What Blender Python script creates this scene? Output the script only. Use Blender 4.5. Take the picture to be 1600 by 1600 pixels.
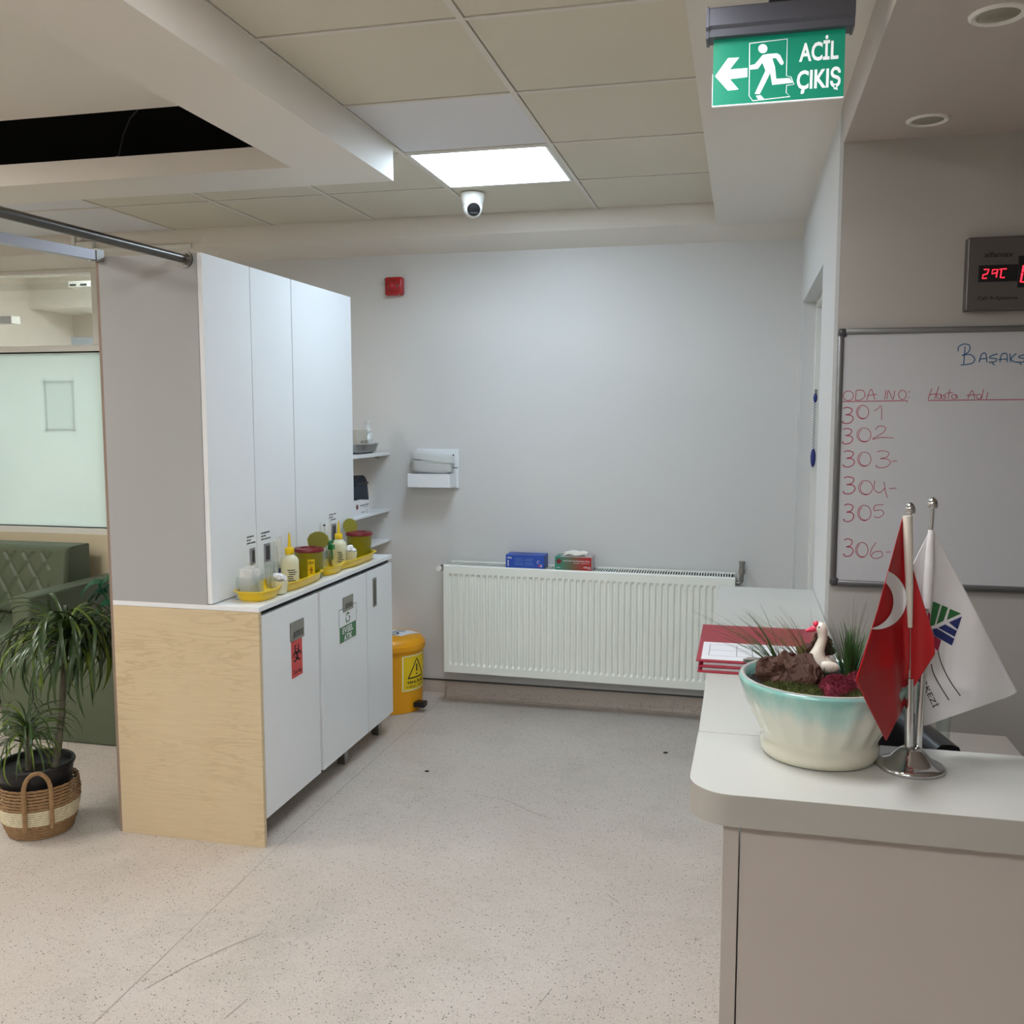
import bpy, bmesh, math, random
from mathutils import Vector, Matrix, noise
random.seed(7)
D = bpy.data
S = bpy.context.scene
C = S.collection
for o in list(D.objects):
    D.objects.remove(o)

# ------------------------------------------------------------------ camera, light, exposure
YAW, PITCH, FPX, EYE = 0.235837, 0.101239, 1495.75, Vector((0, 0, 1.6))
cd = D.cameras.new('camera')
cd.sensor_width = 36
cd.sensor_fit = 'HORIZONTAL'
cd.lens = FPX / 1600 * 36
cd.clip_start = 0.02
cam = D.objects.new('camera', cd)
cam.location = EYE
cam.rotation_euler = (math.pi / 2 - PITCH, 0, YAW)
C.objects.link(cam)
S.camera = cam
S.view_settings.view_transform = 'Standard'
S.view_settings.look = 'None'
S.view_settings.gamma = 1
S.view_settings.use_curve_mapping = False
S.view_settings.exposure = 0.12
w = D.worlds.new('world')
S.world = w
w.use_nodes = True
w.node_tree.nodes['Background'].inputs[0].default_value = (0.8, 0.85, 0.9, 1)
w.node_tree.nodes['Background'].inputs[1].default_value = 0.15
# emission strengths: the panel in view, then unseen panels added as fill
LED_VIEW, FILL_REST, FILL_WAIT, FILL_NEXT = 19.5, 24.5, 34.0, 74.0

# ------------------------------------------------------------------ photo geometry: a pixel seen on a plane of the room
cy_, sy_, cp_, sp_ = math.cos(YAW), math.sin(YAW), math.cos(PITCH), math.sin(PITCH)
FWD = Vector((-sy_ * cp_, cy_ * cp_, -sp_))
RGT = Vector((cy_, sy_, 0))
DWN = FWD.cross(RGT)


def at(x, y, axis, val):
    d = FWD + RGT * ((x - 800) / FPX) + DWN * ((y - 800) / FPX)
    i = 'xyz'.index(axis)
    return EYE + d * ((val - EYE[i]) / d[i])


# ------------------------------------------------------------------ materials
MATS = {}


def lin(c):
    return tuple(((v / 255) / 12.92 if v / 255 <= .04045 else ((v / 255 + .055) / 1.055) ** 2.4) for v in c[:3]) + (1,)


def pm(name, rgb, rough=.5, metal=0, var=.05, scale=6, bump=0, bscale=150, spec=.5, trans=0, coat=0, emit=0, alpha=1, stretch=(1, 1, 1), sheen=0):
    """procedural principled material: colour with a soft noise variation, optional fine bump"""
    if name in MATS:
        return MATS[name]
    m = D.materials.new(name)
    m.use_nodes = True
    nt = m.node_tree
    b = nt.nodes['Principled BSDF']
    tc = nt.nodes.new('ShaderNodeTexCoord')
    mp = nt.nodes.new('ShaderNodeMapping')
    mp.inputs['Scale'].default_value = stretch
    nt.links.new(tc.outputs['Object'], mp.inputs[0])
    n = nt.nodes.new('ShaderNodeTexNoise')
    n.inputs['Scale'].default_value = scale
    n.inputs['Detail'].default_value = 4
    nt.links.new(mp.outputs[0], n.inputs['Vector'])
    mx = nt.nodes.new('ShaderNodeMix')
    mx.data_type = 'RGBA'
    c = lin(rgb)
    mx.inputs[6].default_value = tuple(v * (1 - var) for v in c[:3]) + (1,)
    mx.inputs[7].default_value = tuple(min(1, v * (1 + var)) for v in c[:3]) + (1,)
    nt.links.new(n.outputs[0], mx.inputs[0])
    nt.links.new(mx.outputs[2], b.inputs['Base Color'])
    b.inputs['Roughness'].default_value = rough
    b.inputs['Metallic'].default_value = metal
    b.inputs['Specular IOR Level'].default_value = spec
    b.inputs['Transmission Weight'].default_value = trans
    b.inputs['Coat Weight'].default_value = coat
    b.inputs['Sheen Weight'].default_value = sheen
    b.inputs['Alpha'].default_value = alpha
    if emit:
        nt.links.new(mx.outputs[2], b.inputs['Emission Color'])
        b.inputs['Emission Strength'].default_value = emit
    if bump:
        n2 = nt.nodes.new('ShaderNodeTexNoise')
        n2.inputs['Scale'].default_value = bscale
        nt.links.new(mp.outputs[0], n2.inputs['Vector'])
        bp = nt.nodes.new('ShaderNodeBump')
        bp.inputs['Strength'].default_value = bump
        bp.inputs['Distance'].default_value = .002
        nt.links.new(n2.outputs[0], bp.inputs['Height'])
        nt.links.new(bp.outputs[0], b.inputs['Normal'])
    MATS[name] = m
    return m


def nodes_of(name):
    m = D.materials.new(name)
    m.use_nodes = True
    MATS[name] = m
    return m, m.node_tree, m.node_tree.nodes['Principled BSDF']


def math_node(nt, op, a, b=None):
    n = nt.nodes.new('ShaderNodeMath')
    n.operation = op
    for i, v in enumerate((a, b)):
        if v is None:
            continue
        if isinstance(v, (int, float)):
            n.inputs[i].default_value = v
        else:
            nt.links.new(v, n.inputs[i])
    return n.outputs[0]


def mix_node(nt, fac, a, b):
    n = nt.nodes.new('ShaderNodeMix')
    n.data_type = 'RGBA'
    for i, v in ((0, fac), (6, a), (7, b)):
        if isinstance(v, (int, float, tuple)):
            n.inputs[i].default_value = v
        else:
            nt.links.new(v, n.inputs[i])
    return n.outputs[2]


def ramp_node(nt, fac, p0, p1, c0=(0, 0, 0, 1), c1=(1, 1, 1, 1)):
    n = nt.nodes.new('ShaderNodeValToRGB')
    n.color_ramp.elements[0].position, n.color_ramp.elements[1].position = p0, p1
    n.color_ramp.elements[0].color, n.color_ramp.elements[1].color = c0, c1
    nt.links.new(fac, n.inputs[0])
    return n.outputs[0]


def tex(nt, kind, vec, scale, **k):
    n = nt.nodes.new(kind)
    n.inputs['Scale'].default_value = scale
    for a, v in k.items():
        if a in n.inputs:
            n.inputs[a].default_value = v
        else:
            setattr(n, a, v)
    nt.links.new(vec, n.inputs['Vector'])
    return n.outputs[0]


def floor_material():
    m, nt, b = nodes_of('speckled_vinyl')
    tc = nt.nodes.new('ShaderNodeTexCoord').outputs['Object']
    base = mix_node(nt, ramp_node(nt, tex(nt, 'ShaderNodeTexNoise', tc, 1.3, Detail=5, Roughness=.6), .35, .68), lin((190, 178, 167)), lin((199, 190, 181)))
    stain = ramp_node(nt, tex(nt, 'ShaderNodeTexNoise', tc, 3.1, Detail=8, Roughness=.72), .5, .72)
    base = mix_node(nt, math_node(nt, 'MULTIPLY', stain, .5), base, lin((160, 155, 143)))
    mp = nt.nodes.new('ShaderNodeMapping')
    mp.inputs['Scale'].default_value = (1, 2.6, 1)
    mp.inputs['Rotation'].default_value = (0, 0, .5)
    nt.links.new(tc, mp.inputs[0])
    scuff = ramp_node(nt, tex(nt, 'ShaderNodeTexNoise', mp.outputs[0], 7, Detail=9, Roughness=.75, Distortion=1.2), .58, .7)
    base = mix_node(nt, math_node(nt, 'MULTIPLY', scuff, .5), base, lin((150, 142, 134)))
    fine = ramp_node(nt, tex(nt, 'ShaderNodeTexNoise', tc, 260, Detail=2), .45, .7)
    base = mix_node(nt, math_node(nt, 'MULTIPLY', fine, .45), base, lin((222, 212, 202)))
    for sc, th, col, k in ((115, .17, (84, 77, 72), .85), (210, .22, (116, 108, 101), .65), (60, .062, (56, 52, 49), .9)):
        v = nt.nodes.new('ShaderNodeTexVoronoi')
        v.inputs['Scale'].default_value = sc
        nt.links.new(tc, v.inputs['Vector'])
        sep = nt.nodes.new('ShaderNodeSeparateColor')
        nt.links.new(v.outputs['Color'], sep.inputs[0])
        dot = math_node(nt, 'LESS_THAN', v.outputs['Distance'], math_node(nt, 'MULTIPLY', sep.outputs[0], th * 2))
        dot = math_node(nt, 'MULTIPLY', dot, math_node(nt, 'GREATER_THAN', sep.outputs[1], .62))
        base = mix_node(nt, math_node(nt, 'MULTIPLY', dot, k), base, lin(col))
    nt.links.new(base, b.inputs['Base Color'])
    b.inputs['Roughness'].default_value = .42
    b.inputs['Specular IOR Level'].default_value = .35
    return m


def wood_material():
    m, nt, b = nodes_of('pale_maple')
    tc = nt.nodes.new('ShaderNodeTexCoord').outputs['Object']
    mp = nt.nodes.new('ShaderNodeMapping')
    mp.inputs['Scale'].default_value = (.9, .9, 7)
    nt.links.new(tc, mp.inputs[0])
    n1 = tex(nt, 'ShaderNodeTexNoise', mp.outputs[0], 1.9, Detail=5, Roughness=.55, Distortion=.5)
    rings = math_node(nt, 'SINE', math_node(nt, 'MULTIPLY', n1, 60))
    rings = math_node(nt, 'MULTIPLY', math_node(nt, 'ADD', rings, 1), .5)
    line = ramp_node(nt, rings, .6, 1.0)
    mask = ramp_node(nt, tex(nt, 'ShaderNodeTexNoise', tc, 3, Detail=2), .42, .62)
    line = math_node(nt, 'MULTIPLY', line, math_node(nt, 'MULTIPLY', mask, .34))
    mp2 = nt.nodes.new('ShaderNodeMapping')
    mp2.inputs['Scale'].default_value = (2, 2, 70)
    nt.links.new(tc, mp2.inputs[0])
    fib = tex(nt, 'ShaderNodeTexNoise', mp2.outputs[0], 2.5, Detail=6, Roughness=.7)
    base = mix_node(nt, fib, lin((198, 176, 138)), lin((226, 207, 172)))
    base = mix_node(nt, line, base, lin((168, 141, 103)))
    nt.links.new(base, b.inputs['Base Color'])
    b.inputs['Roughness'].default_value = .45
    return m


def frosted_material():
    m, nt, b = nodes_of('frosted_glass')
    out = nt.nodes['Material Output']
    tc = nt.nodes.new('ShaderNodeTexCoord').outputs['Object']
    col = mix_node(nt, tex(nt, 'ShaderNodeTexNoise', tc, 2, Detail=3), lin((216, 229, 225)), lin((226, 236, 233)))
    tl = nt.nodes.new('ShaderNodeBsdfTranslucent')
    df = nt.nodes.new('ShaderNodeBsdfDiffuse')
    tr = nt.nodes.new('ShaderNodeBsdfTransparent')
    gl = nt.nodes.new('ShaderNodeBsdfGlossy')
    gl.inputs['Roughness'].default_value = .08
    for s in (tl, df, tr):
        nt.links.new(col, s.inputs['Color'])
    a = nt.nodes.new('ShaderNodeMixShader')
    a.inputs[0].default_value = .4
    nt.links.new(tl.outputs[0], a.inputs[1])
    nt.links.new(df.outputs[0], a.inputs[2])
    c = nt.nodes.new('ShaderNodeMixShader')
    c.inputs[0].default_value = .16
    nt.links.new(a.outputs[0], c.inputs[1])
    nt.links.new(tr.outputs[0], c.inputs[2])
    e = nt.nodes.new('ShaderNodeMixShader')
    e.inputs[0].default_value = .05
    nt.links.new(c.outputs[0], e.inputs[1])
    nt.links.new(gl.outputs[0], e.inputs[2])
    nt.links.new(e.outputs[0], out.inputs['Surface'])
    return m


def clear_material(name, tint=(240, 246, 246), refl=.08, rough=.03, milk=0.0):
    m, nt, b = nodes_of(name)
    out = nt.nodes['Material Output']
    tr = nt.nodes.new('ShaderNodeBsdfTransparent')
    tc = nt.nodes.new('ShaderNodeTexCoord').outputs['Object']
    col = mix_node(nt, tex(nt, 'ShaderNodeTexNoise', tc, 12, Detail=2), lin(tint), lin(tuple(min(255, v + 6) for v in tint)))
    nt.links.new(col, tr.inputs['Color'])
    gl = nt.nodes.new('ShaderNodeBsdfGlossy')
    gl.inputs['Roughness'].default_value = rough
    lw = nt.nodes.new('ShaderNodeLayerWeight')
    lw.inputs[0].default_value = .25
    f = math_node(nt, 'ADD', math_node(nt, 'MULTIPLY', lw.outputs['Facing'], .35), refl)
    mx = nt.nodes.new('ShaderNodeMixShader')
    nt.links.new(f, mx.inputs[0])
    nt.links.new(tr.outputs[0], mx.inputs[1])
    nt.links.new(gl.outputs[0], mx.inputs[2])
    last = mx.outputs[0]
    if milk:
        df = nt.nodes.new('ShaderNodeBsdfDiffuse')
        nt.links.new(col, df.inputs['Color'])
        m2 = nt.nodes.new('ShaderNodeMixShader')
        m2.inputs[0].default_value = milk
        nt.links.new(last, m2.inputs[1])
        nt.links.new(df.outputs[0], m2.inputs[2])
        last = m2.outputs[0]
    nt.links.new(last, out.inputs['Surface'])
    return m


def led_material(name, rgb, strength):
    m, nt, b = nodes_of(name)
    out = nt.nodes['Material Output']
    tc = nt.nodes.new('ShaderNodeTexCoord').outputs['Object']
    col = mix_node(nt, tex(nt, 'ShaderNodeTexNoise', tc, 4, Detail=1), lin(rgb), lin(tuple(min(255, v + 4) for v in rgb)))
    e = nt.nodes.new('ShaderNodeEmission')
    e.inputs[1].default_value = strength
    nt.links.new(col, e.inputs[0])
    nt.links.new(e.outputs[0], out.inputs['Surface'])
    return m


def glaze_material():
    m, nt, b = nodes_of('turquoise_cream_glaze')
    tc = nt.nodes.new('ShaderNodeTexCoord').outputs['Object']
    sep = nt.nodes.new('ShaderNodeSeparateXYZ')
    nt.links.new(tc, sep.inputs[0])
    mp = nt.nodes.new('ShaderNodeMapping')
    mp.inputs['Scale'].default_value = (14, 14, 5)
    nt.links.new(tc, mp.inputs[0])
    drip = tex(nt, 'ShaderNodeTexNoise', mp.outputs[0], 1.6, Detail=4)
    h = math_node(nt, 'ADD', math_node(nt, 'MULTIPLY', sep.outputs[2], 5.0), math_node(nt, 'MULTIPLY', drip, .42))
    r = nt.nodes.new('ShaderNodeValToRGB')
    e = r.color_ramp.elements
    e[0].position, e[0].color = .3, lin((216, 214, 194))
    e[1].position, e[1].color = .93, lin((126, 180, 171))
    k = r.color_ramp.elements.new(.66)
    k.color = lin((210, 214, 200))
    k = r.color_ramp.elements.new(.79)
    k.color = lin((170, 202, 193))
    nt.links.new(h, r.inputs[0])
    nt.links.new(r.outputs[0], b.inputs['Base Color'])
    b.inputs['Roughness'].default_value = .14
    b.inputs['Coat Weight'].default_value = .6
    n2 = tex(nt, 'ShaderNodeTexNoise', tc, 30, Detail=2)
    bp = nt.nodes.new('ShaderNodeBump')
    bp.inputs['Strength'].default_value = .12
    bp.inputs['Distance'].default_value = .004
    nt.links.new(n2, bp.inputs['Height'])
    nt.links.new(bp.outputs[0], b.inputs['Normal'])
    return m


def rope_material(name, a, bcol, scale):
    m, nt, b = nodes_of(name)
    tc = nt.nodes.new('ShaderNodeTexCoord').outputs['Object']
    base = mix_node(nt, tex(nt, 'ShaderNodeTexNoise', tc, scale, Detail=6, Roughness=.7), lin(a), lin(bcol))
    nt.links.new(base, b.inputs['Base Color'])
    b.inputs['Roughness'].default_value = .8
    bp = nt.nodes.new('ShaderNodeBump')
    bp.inputs['Strength'].default_value = .6
    bp.inputs['Distance'].default_value = .004
    nt.links.new(tex(nt, 'ShaderNodeTexNoise', tc, scale * 2.5, Detail=3), bp.inputs['Height'])
    nt.links.new(bp.outputs[0], b.inputs['Normal'])
    return m


def gradient_box_material():
    m, nt, b = nodes_of('green_to_red_card')
    tc = nt.nodes.new('ShaderNodeTexCoord').outputs['Generated']
    sep = nt.nodes.new('ShaderNodeSeparateXYZ')
    nt.links.new(tc, sep.inputs[0])
    r = nt.nodes.new('ShaderNodeValToRGB')
    e = r.color_ramp.elements
    e[0].position, e[0].color = .1, lin((52, 138, 116))
    e[1].position, e[1].color = .85, lin((178, 26, 30))
    k = r.color_ramp.elements.new(.5)
    k.color = lin((112, 92, 66))
    nt.links.new(sep.outputs[0], r.inputs[0])
    nt.links.new(r.outputs[0], b.inputs['Base Color'])
    b.inputs['Roughness'].default_value = .4
    return m


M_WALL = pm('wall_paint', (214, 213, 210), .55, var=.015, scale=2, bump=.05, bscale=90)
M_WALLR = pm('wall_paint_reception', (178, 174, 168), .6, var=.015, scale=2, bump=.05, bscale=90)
M_CREAM = pm('cream_paint', (222, 208, 176), .55, var=.03, scale=3)
M_BEIGE = pm('beige_paint', (216, 207, 195), .6, var=.02, scale=2)
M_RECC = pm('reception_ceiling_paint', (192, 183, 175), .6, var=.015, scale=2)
M_SOFFIT = pm('soffit_paint', (228, 222, 212), .6, var=.015, scale=2)
M_PLENUM = pm('plenum_shade', (10, 10, 11), .95, var=.2)  # near-black, puts the shade of the ceiling void into the colour
M_TILE = pm('aged_ceiling_tile', (214, 207, 189), .8, var=.04, scale=1.5, bump=.1, bscale=300)
M_TILEW = pm('new_ceiling_tile', (222, 221, 222), .75, var=.02, scale=1.5, bump=.08, bscale=300)
M_TBAR = pm('grid_bar_white', (218, 212, 200), .5, var=.03)
M_FLOOR = floor_material()
M_WOOD = wood_material()
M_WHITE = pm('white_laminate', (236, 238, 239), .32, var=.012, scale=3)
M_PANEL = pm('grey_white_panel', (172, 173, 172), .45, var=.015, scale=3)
M_EDGE = pm('brown_edge_strip', (146, 126, 112), .6, var=.1, scale=12)
M_STEEL = pm('brushed_steel', (150, 148, 144), .3, 1, var=.06, scale=40)
M_DARKSTEEL = pm('dark_steel_tube', (104, 101, 98), .32, 1, var=.05, scale=30)
M_CHROME = pm('chrome', (205, 205, 205), .08, 1, var=.02)
M_ALU = pm('anodised_aluminium', (176, 176, 184), .4, .75, var=.04, scale=20)
M_BLACK = pm('black_plastic', (16, 16, 18), .35, var=.1)
M_BLACKM = pm('black_matte', (9, 9, 10), .8, var=.1)
M_INK = pm('black_print', (24, 24, 26), .6, var=.05)
M_PRWHITE = pm('white_print', (238, 238, 240), .5, var=.01)
M_RADI = pm('radiator_enamel', (242, 244, 235), .3, var=.012, scale=5)
M_YEL = pm('yellow_tray_plastic', (240, 202, 18), .35, var=.05, scale=10, coat=.2)
M_YELBIN = pm('yellow_bin_plastic', (236, 164, 8), .36, var=.03, scale=8)
M_OLIVE = pm('olive_yellow_plastic', (136, 130, 26), .4, var=.05, scale=10)
M_MAROON = pm('maroon_lid_plastic', (118, 18, 30), .35, var=.05)
M_RED = pm('red_alarm_plastic', (176, 12, 24), .3, var=.05, coat=.3)
M_FLAGRED = pm('red_satin_flag', (172, 4, 16), .45, var=.05, scale=60)
M_FLAGWHITE = pm('white_satin_flag', (232, 230, 232), .5, var=.02, scale=60, sheen=.2)
M_GREEN = pm('sign_green', (8, 128, 100), .3, var=.03, emit=.32)
M_SIGNW = pm('sign_white', (232, 236, 238), .35, var=.01, emit=.35)
M_STGREEN = pm('sticker_green', (42, 110, 62), .4, var=.03)
M_STRED = pm('sticker_red', (206, 66, 66), .4, var=.03)
M_STYEL = pm('sticker_yellow', (240, 206, 24), .4, var=.03)
M_SOFA = pm('green_leatherette', (88, 98, 76), .48, var=.06, scale=8, bump=.15, bscale=260)
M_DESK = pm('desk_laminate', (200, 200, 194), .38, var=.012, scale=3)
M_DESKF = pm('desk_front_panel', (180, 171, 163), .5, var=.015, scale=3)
M_DESKE = pm('desk_edge', (166, 162, 154), .42, var=.02, scale=4)
M_GLAZE = glaze_material()
M_FROST = frosted_material()
M_GLASS = clear_material('clear_pane')
M_CLEAR = clear_material('clear_plastic', (244, 247, 246), .06, .12, .07)
M_ACRYL = clear_material('clear_acrylic', (250, 252, 252), .01, .05)
M_PACK = clear_material('clear_wrapper', (246, 247, 245), .06, .2, .62)
M_LIQ = pm('milky_bottle', (222, 219, 186), .35, var=.03, scale=10)
M_COTTON = pm('cotton_white', (240, 240, 242), .9, var=.03, scale=60)
M_PAPER = pm('paper_white', (232, 234, 238), .7, var=.01)
M_REDBOARD = pm('red_clipboard_vinyl', (158, 26, 50), .4, var=.04, scale=20)
M_LEAF = pm('dracaena_leaf', (52, 74, 36), .32, var=.3, scale=14)
M_LEAF2 = pm('dracaena_leaf_bright', (96, 118, 34), .35, var=.25, scale=14)
M_LEAFBIG = pm('broad_leaf', (36, 92, 62), .35, var=.2, scale=10)
M_TRUNK = pm('dracaena_trunk', (104, 98, 82), .8, var=.3, scale=40, bump=.5, bscale=120)
M_ROPE = rope_material('brown_rope', (108, 80, 52), (186, 150, 106), 60)
M_ROPEC = rope_material('cream_rope', (206, 192, 152), (240, 232, 204), 60)
M_POT = pm('black_pot', (22, 22, 25), .45, var=.1)
M_SOIL = pm('dark_soil', (30, 22, 17), .95, var=.4, scale=40, bump=.8, bscale=120)
M_MOSS = pm('green_moss', (74, 82, 34), .9, var=.45, scale=60)
M_REDMOSS = pm('wine_red_moss', (126, 40, 58), .9, var=.35, scale=60)
M_BARK = pm('brown_bark', (74, 46, 34), .75, var=.35, scale=40, bump=.8, bscale=90)
M_GRASS = pm('thin_grass', (56, 92, 44), .5, var=.35, scale=30)
M_GRASS2 = pm('dry_grass', (112, 110, 60), .5, var=.3, scale=30)
M_GOOSE = pm('white_porcelain', (228, 222, 208), .25, var=.04, scale=20, coat=.4)
M_PINK = pm('pink_beak_paint', (214, 52, 84), .3, var=.05)
M_BLUEBOX = pm('blue_card', (32, 78, 176), .4, var=.04, scale=10)
M_BLUEBOXD = pm('navy_card', (26, 44, 112), .4, var=.04, scale=10)
M_GRADBOX = gradient_box_material()
M_LATEX = pm('latex_glove', (236, 232, 222), .6, var=.04, scale=20)
M_WBOARD = pm('whiteboard_enamel', (194, 195, 198), .16, var=.015, scale=3)
M_PENRED = pm('red_marker', (166, 52, 74), .6, var=.15, scale=40)
M_PENBLUE = pm('blue_marker', (22, 84, 128), .6, var=.15, scale=40)
M_FRAMEG = pm('grey_board_frame', (118, 118, 118), .35, .7, var=.04, scale=30)
M_CAPG = pm('dark_grey_cap', (66, 66, 68), .4, var=.05)
M_CLOCK = pm('clock_brushed_metal', (112, 108, 106), .38, .8, var=.04, scale=60, stretch=(1, 1, 20))
M_LEDRED = pm('red_digit', (255, 40, 60), .5, var=.02, emit=2.2)
M_SIGNGREY = pm('sign_housing_grey', (92, 93, 102), .42, .3, var=.04, scale=20)
M_TRANSWHITE = pm('translucent_white_plastic', (232, 234, 231), .28, var=.02, trans=.25)
M_NAVY = pm('slate_fabric', (44, 50, 62), .75, var=.08, scale=60, bump=.2, bscale=400)
M_GREENBAND = pm('green_strap', (24, 128, 60), .45, var=.1)
M_BLUEFOB = pm('blue_fob', (30, 44, 120), .3, var=.05)
M_FRAMEW = pm('white_frame_paint', (236, 234, 226), .4, var=.01)
M_LAMPOFF = pm('unlit_lamp', (150, 146, 130), .2, var=.05)
M_SEAM = pm('floor_weld', (166, 156, 147), .6, var=.1, scale=30)
M_DOORG = pm('door_grey_paint', (176, 182, 184), .45, var=.02)
M_BINBAG = pm('silver_basin', (150, 148, 146), .28, .9, var=.05, scale=30)

# ------------------------------------------------------------------ mesh helpers
class MB:
    """collects shapes in world coordinates (or local ones) and links them as ONE mesh object"""

    def __init__(s):
        s.bm = bmesh.new()

    def _xf(s, verts, M):
        if M is not None:
            bmesh.ops.transform(s.bm, matrix=M, verts=verts)

    def box(s, x0, y0, z0, x1, y1, z1, bev=0, seg=2, M=None):
        r = bmesh.ops.create_cube(s.bm, size=1)
        vs = r['verts']
        for v in vs:
            v.co = Vector(((x0 + x1) / 2 + v.co.x * (x1 - x0), (y0 + y1) / 2 + v.co.y * (y1 - y0), (z0 + z1) / 2 + v.co.z * (z1 - z0)))
        if bev:
            es = list({e for v in vs for e in v.link_edges})
            q = bmesh.ops.bevel(s.bm, geom=es, offset=bev, segments=seg, profile=.5, affect='EDGES')
            vs = list({v for f in q['faces'] for v in f.verts} | {v for v in vs if v.is_valid})
        s._xf(vs, M)
        return s

    def loft(s, rings, cap=True, closed=True):
        """rings: list of equal-length vertex rings"""
        R_ = [[s.bm.verts.new(p) for p in ring] for ring in rings]
        n = len(R_[0])
        for a, b in zip(R_, R_[1:]):
            for i in range(n if closed else n - 1):
                j = (i + 1) % n
                s.bm.faces.new((a[i], a[j], b[j], b[i]))
        if cap and closed:
            s.bm.faces.new(list(reversed(R_[0])))
            s.bm.faces.new(R_[-1])
        return s

    def lathe(s, prof, c=(0, 0, 0), n=32, sx=1, sy=1, rib=0, nrib=0, cap=False, M=None):
        rings = []
        for r, z in prof:
            ring = []
            for i in range(n):
                a = 2 * math.pi * i / n
                rr = max(r, 1e-4)
                ring.append(Vector((c[0] + rr * sx * math.cos(a), c[1] + rr * sy * math.sin(a), c[2] + z)))
            rings.append(ring)
        if M is not None:
            rings = [[M @ p for p in r] for r in rings]
        s.loft(rings, cap=cap)
        return s

    def cyl(s, p0, p1, r0, r1=None, n=16, cap=True):
        r1 = r0 if r1 is None else r1
        p0, p1 = Vector(p0), Vector(p1)
        d = (p1 - p0).normalized()
        a = d.orthogonal().normalized()
        b = d.cross(a)
        rg = []
        for p, r in ((p0, r0), (p1, r1)):
            rg.append([p + (a * math.cos(2 * math.pi * i / n) + b * math.sin(2 * math.pi * i / n)) * r for i in range(n)])
        s.loft(rg, cap)
        return s

    def tube(s, pts, r, n=8, cap=True, flat=1.0):
        pts = [Vector(p) for p in pts]
        rings = []
        up = None
        for i, p in enumerate(pts):
            t = (pts[min(i + 1, len(pts) - 1)] - pts[max(i - 1, 0)]).normalized()
            if up is None:
                up = t.orthogonal().normalized()
            up = (up - t * up.dot(t))
            up = up.normalized() if up.length > 1e-6 else t.orthogonal().normalized()
            b = t.cross(up)
            rr = r[i] if isinstance(r, (list, tuple)) else r
            rings.append([p + (up * math.cos(2 * math.pi * k / n) + b * math.sin(2 * math.pi * k / n) * flat) * rr for k in range(n)])
        s.loft(rings, cap)
        return s

    def prism(s, poly, f0, f1):
        """poly: 2D points, f0/f1: functions to 3D for the two faces"""
        s.loft([[f0(*p) for p in poly], [f1(*p) for p in poly]])
        return s

    def sphere(s, c, r, u=16, v=10, sc=(1, 1, 1), M=None):
        q = bmesh.ops.create_uvsphere(s.bm, u_segments=u, v_segments=v, radius=r)
        for x in q['verts']:
            x.co = Vector((c[0] + x.co.x * sc[0], c[1] + x.co.y * sc[1], c[2] + x.co.z * sc[2]))
        s._xf(q['verts'], M)
        return s

    def poly(s, pts):
        s.bm.faces.new([s.bm.verts.new(p) for p in pts])
        return s

    def raw(s, vs, fs):
        V = [s.bm.verts.new(v) for v in vs]
        for f in fs:
            try:
                s.bm.faces.new([V[i] for i in f])
            except ValueError:
                pass
        return s

    def build(s, name, mat, parent=None, smooth=False, local=False, angle=35):
        bmesh.ops.recalc_face_normals(s.bm, faces=s.bm.faces[:])
        me = D.meshes.new(name)
        base = Vector((0, 0, 0))
        if parent is not None and not local:
            base = Vector(parent.location)
            q = parent.parent
            while q is not None:
                base += Vector(q.location)
                q = q.parent
        lo = Vector((min(v.co.x for v in s.bm.verts), min(v.co.y for v in s.bm.verts), min(v.co.z for v in s.bm.verts)))
        hi = Vector((max(v.co.x for v in s.bm.verts), max(v.co.y for v in s.bm.verts), max(v.co.z for v in s.bm.verts)))
        c = Vector(((lo.x + hi.x) / 2, (lo.y + hi.y) / 2, lo.z))
        for v in s.bm.verts:
            v.co -= c
        s.bm.to_mesh(me)
        s.bm.free()
        if smooth:
            for p in me.polygons:
                p.use_smooth = True
            try:
                me.set_sharp_from_angle(angle=math.radians(angle))
            except Exception:
                pass
        me.materials.append(mat)
        o = D.objects.new(name, me)
        C.objects.link(o)
        o.location = c - base if not local else c
        if parent is not None:
            o.parent = parent
        return o


def tag(o, label, cat, group=None, kind=None):
    if label:
        o['label'] = label
    if cat:
        o['category'] = cat
    if group:
        o['group'] = group
    if kind:
        o['kind'] = kind
    return o


def thing(name, label, cat, loc, group=None, rz=0):
    o = D.objects.new(name, None)
    o.empty_display_size = .05
    C.objects.link(o)
    o.location = loc
    o.rotation_euler = (0, 0, rz)
    return tag(o, label, cat, group)


def struct(o):
    o['kind'] = 'structure'
    return o


def sempty(name, loc=(0, 0, 0)):
    o = D.objects.new(name, None)
    C.objects.link(o)
    o.location = loc
    o['kind'] = 'structure'
    return o


_tc = {}


def text2d(body, bold=0.0):
    """text as flat 2D triangles, bounding box scaled to 0..1"""
    k = (body, bold)
    if k in _tc:
        return _tc[k]
    cu = D.curves.new('t', 'FONT')
    cu.body = body
    cu.size = 1
    cu.offset = bold
    cu.resolution_u = 3
    ob = D.objects.new('t', cu)
    C.objects.link(ob)
    dg = bpy.context.evaluated_depsgraph_get()
    dg.update()
    me = D.meshes.new_from_object(ob.evaluated_get(dg))
    vs = [(v.co.x, v.co.y) for v in me.vertices]
    fs = [tuple(p.vertices) for p in me.polygons]
    x0, x1 = min(v[0] for v in vs), max(v[0] for v in vs)
    y0, y1 = min(v[1] for v in vs), max(v[1] for v in vs)
    vs = [((a - x0) / (x1 - x0), (b - y0) / (y1 - y0)) for a, b in vs]
    D.objects.remove(ob)
    D.curves.remove(cu)
    D.meshes.remove(me)
    _tc[k] = (vs, fs)
    return vs, fs


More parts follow.
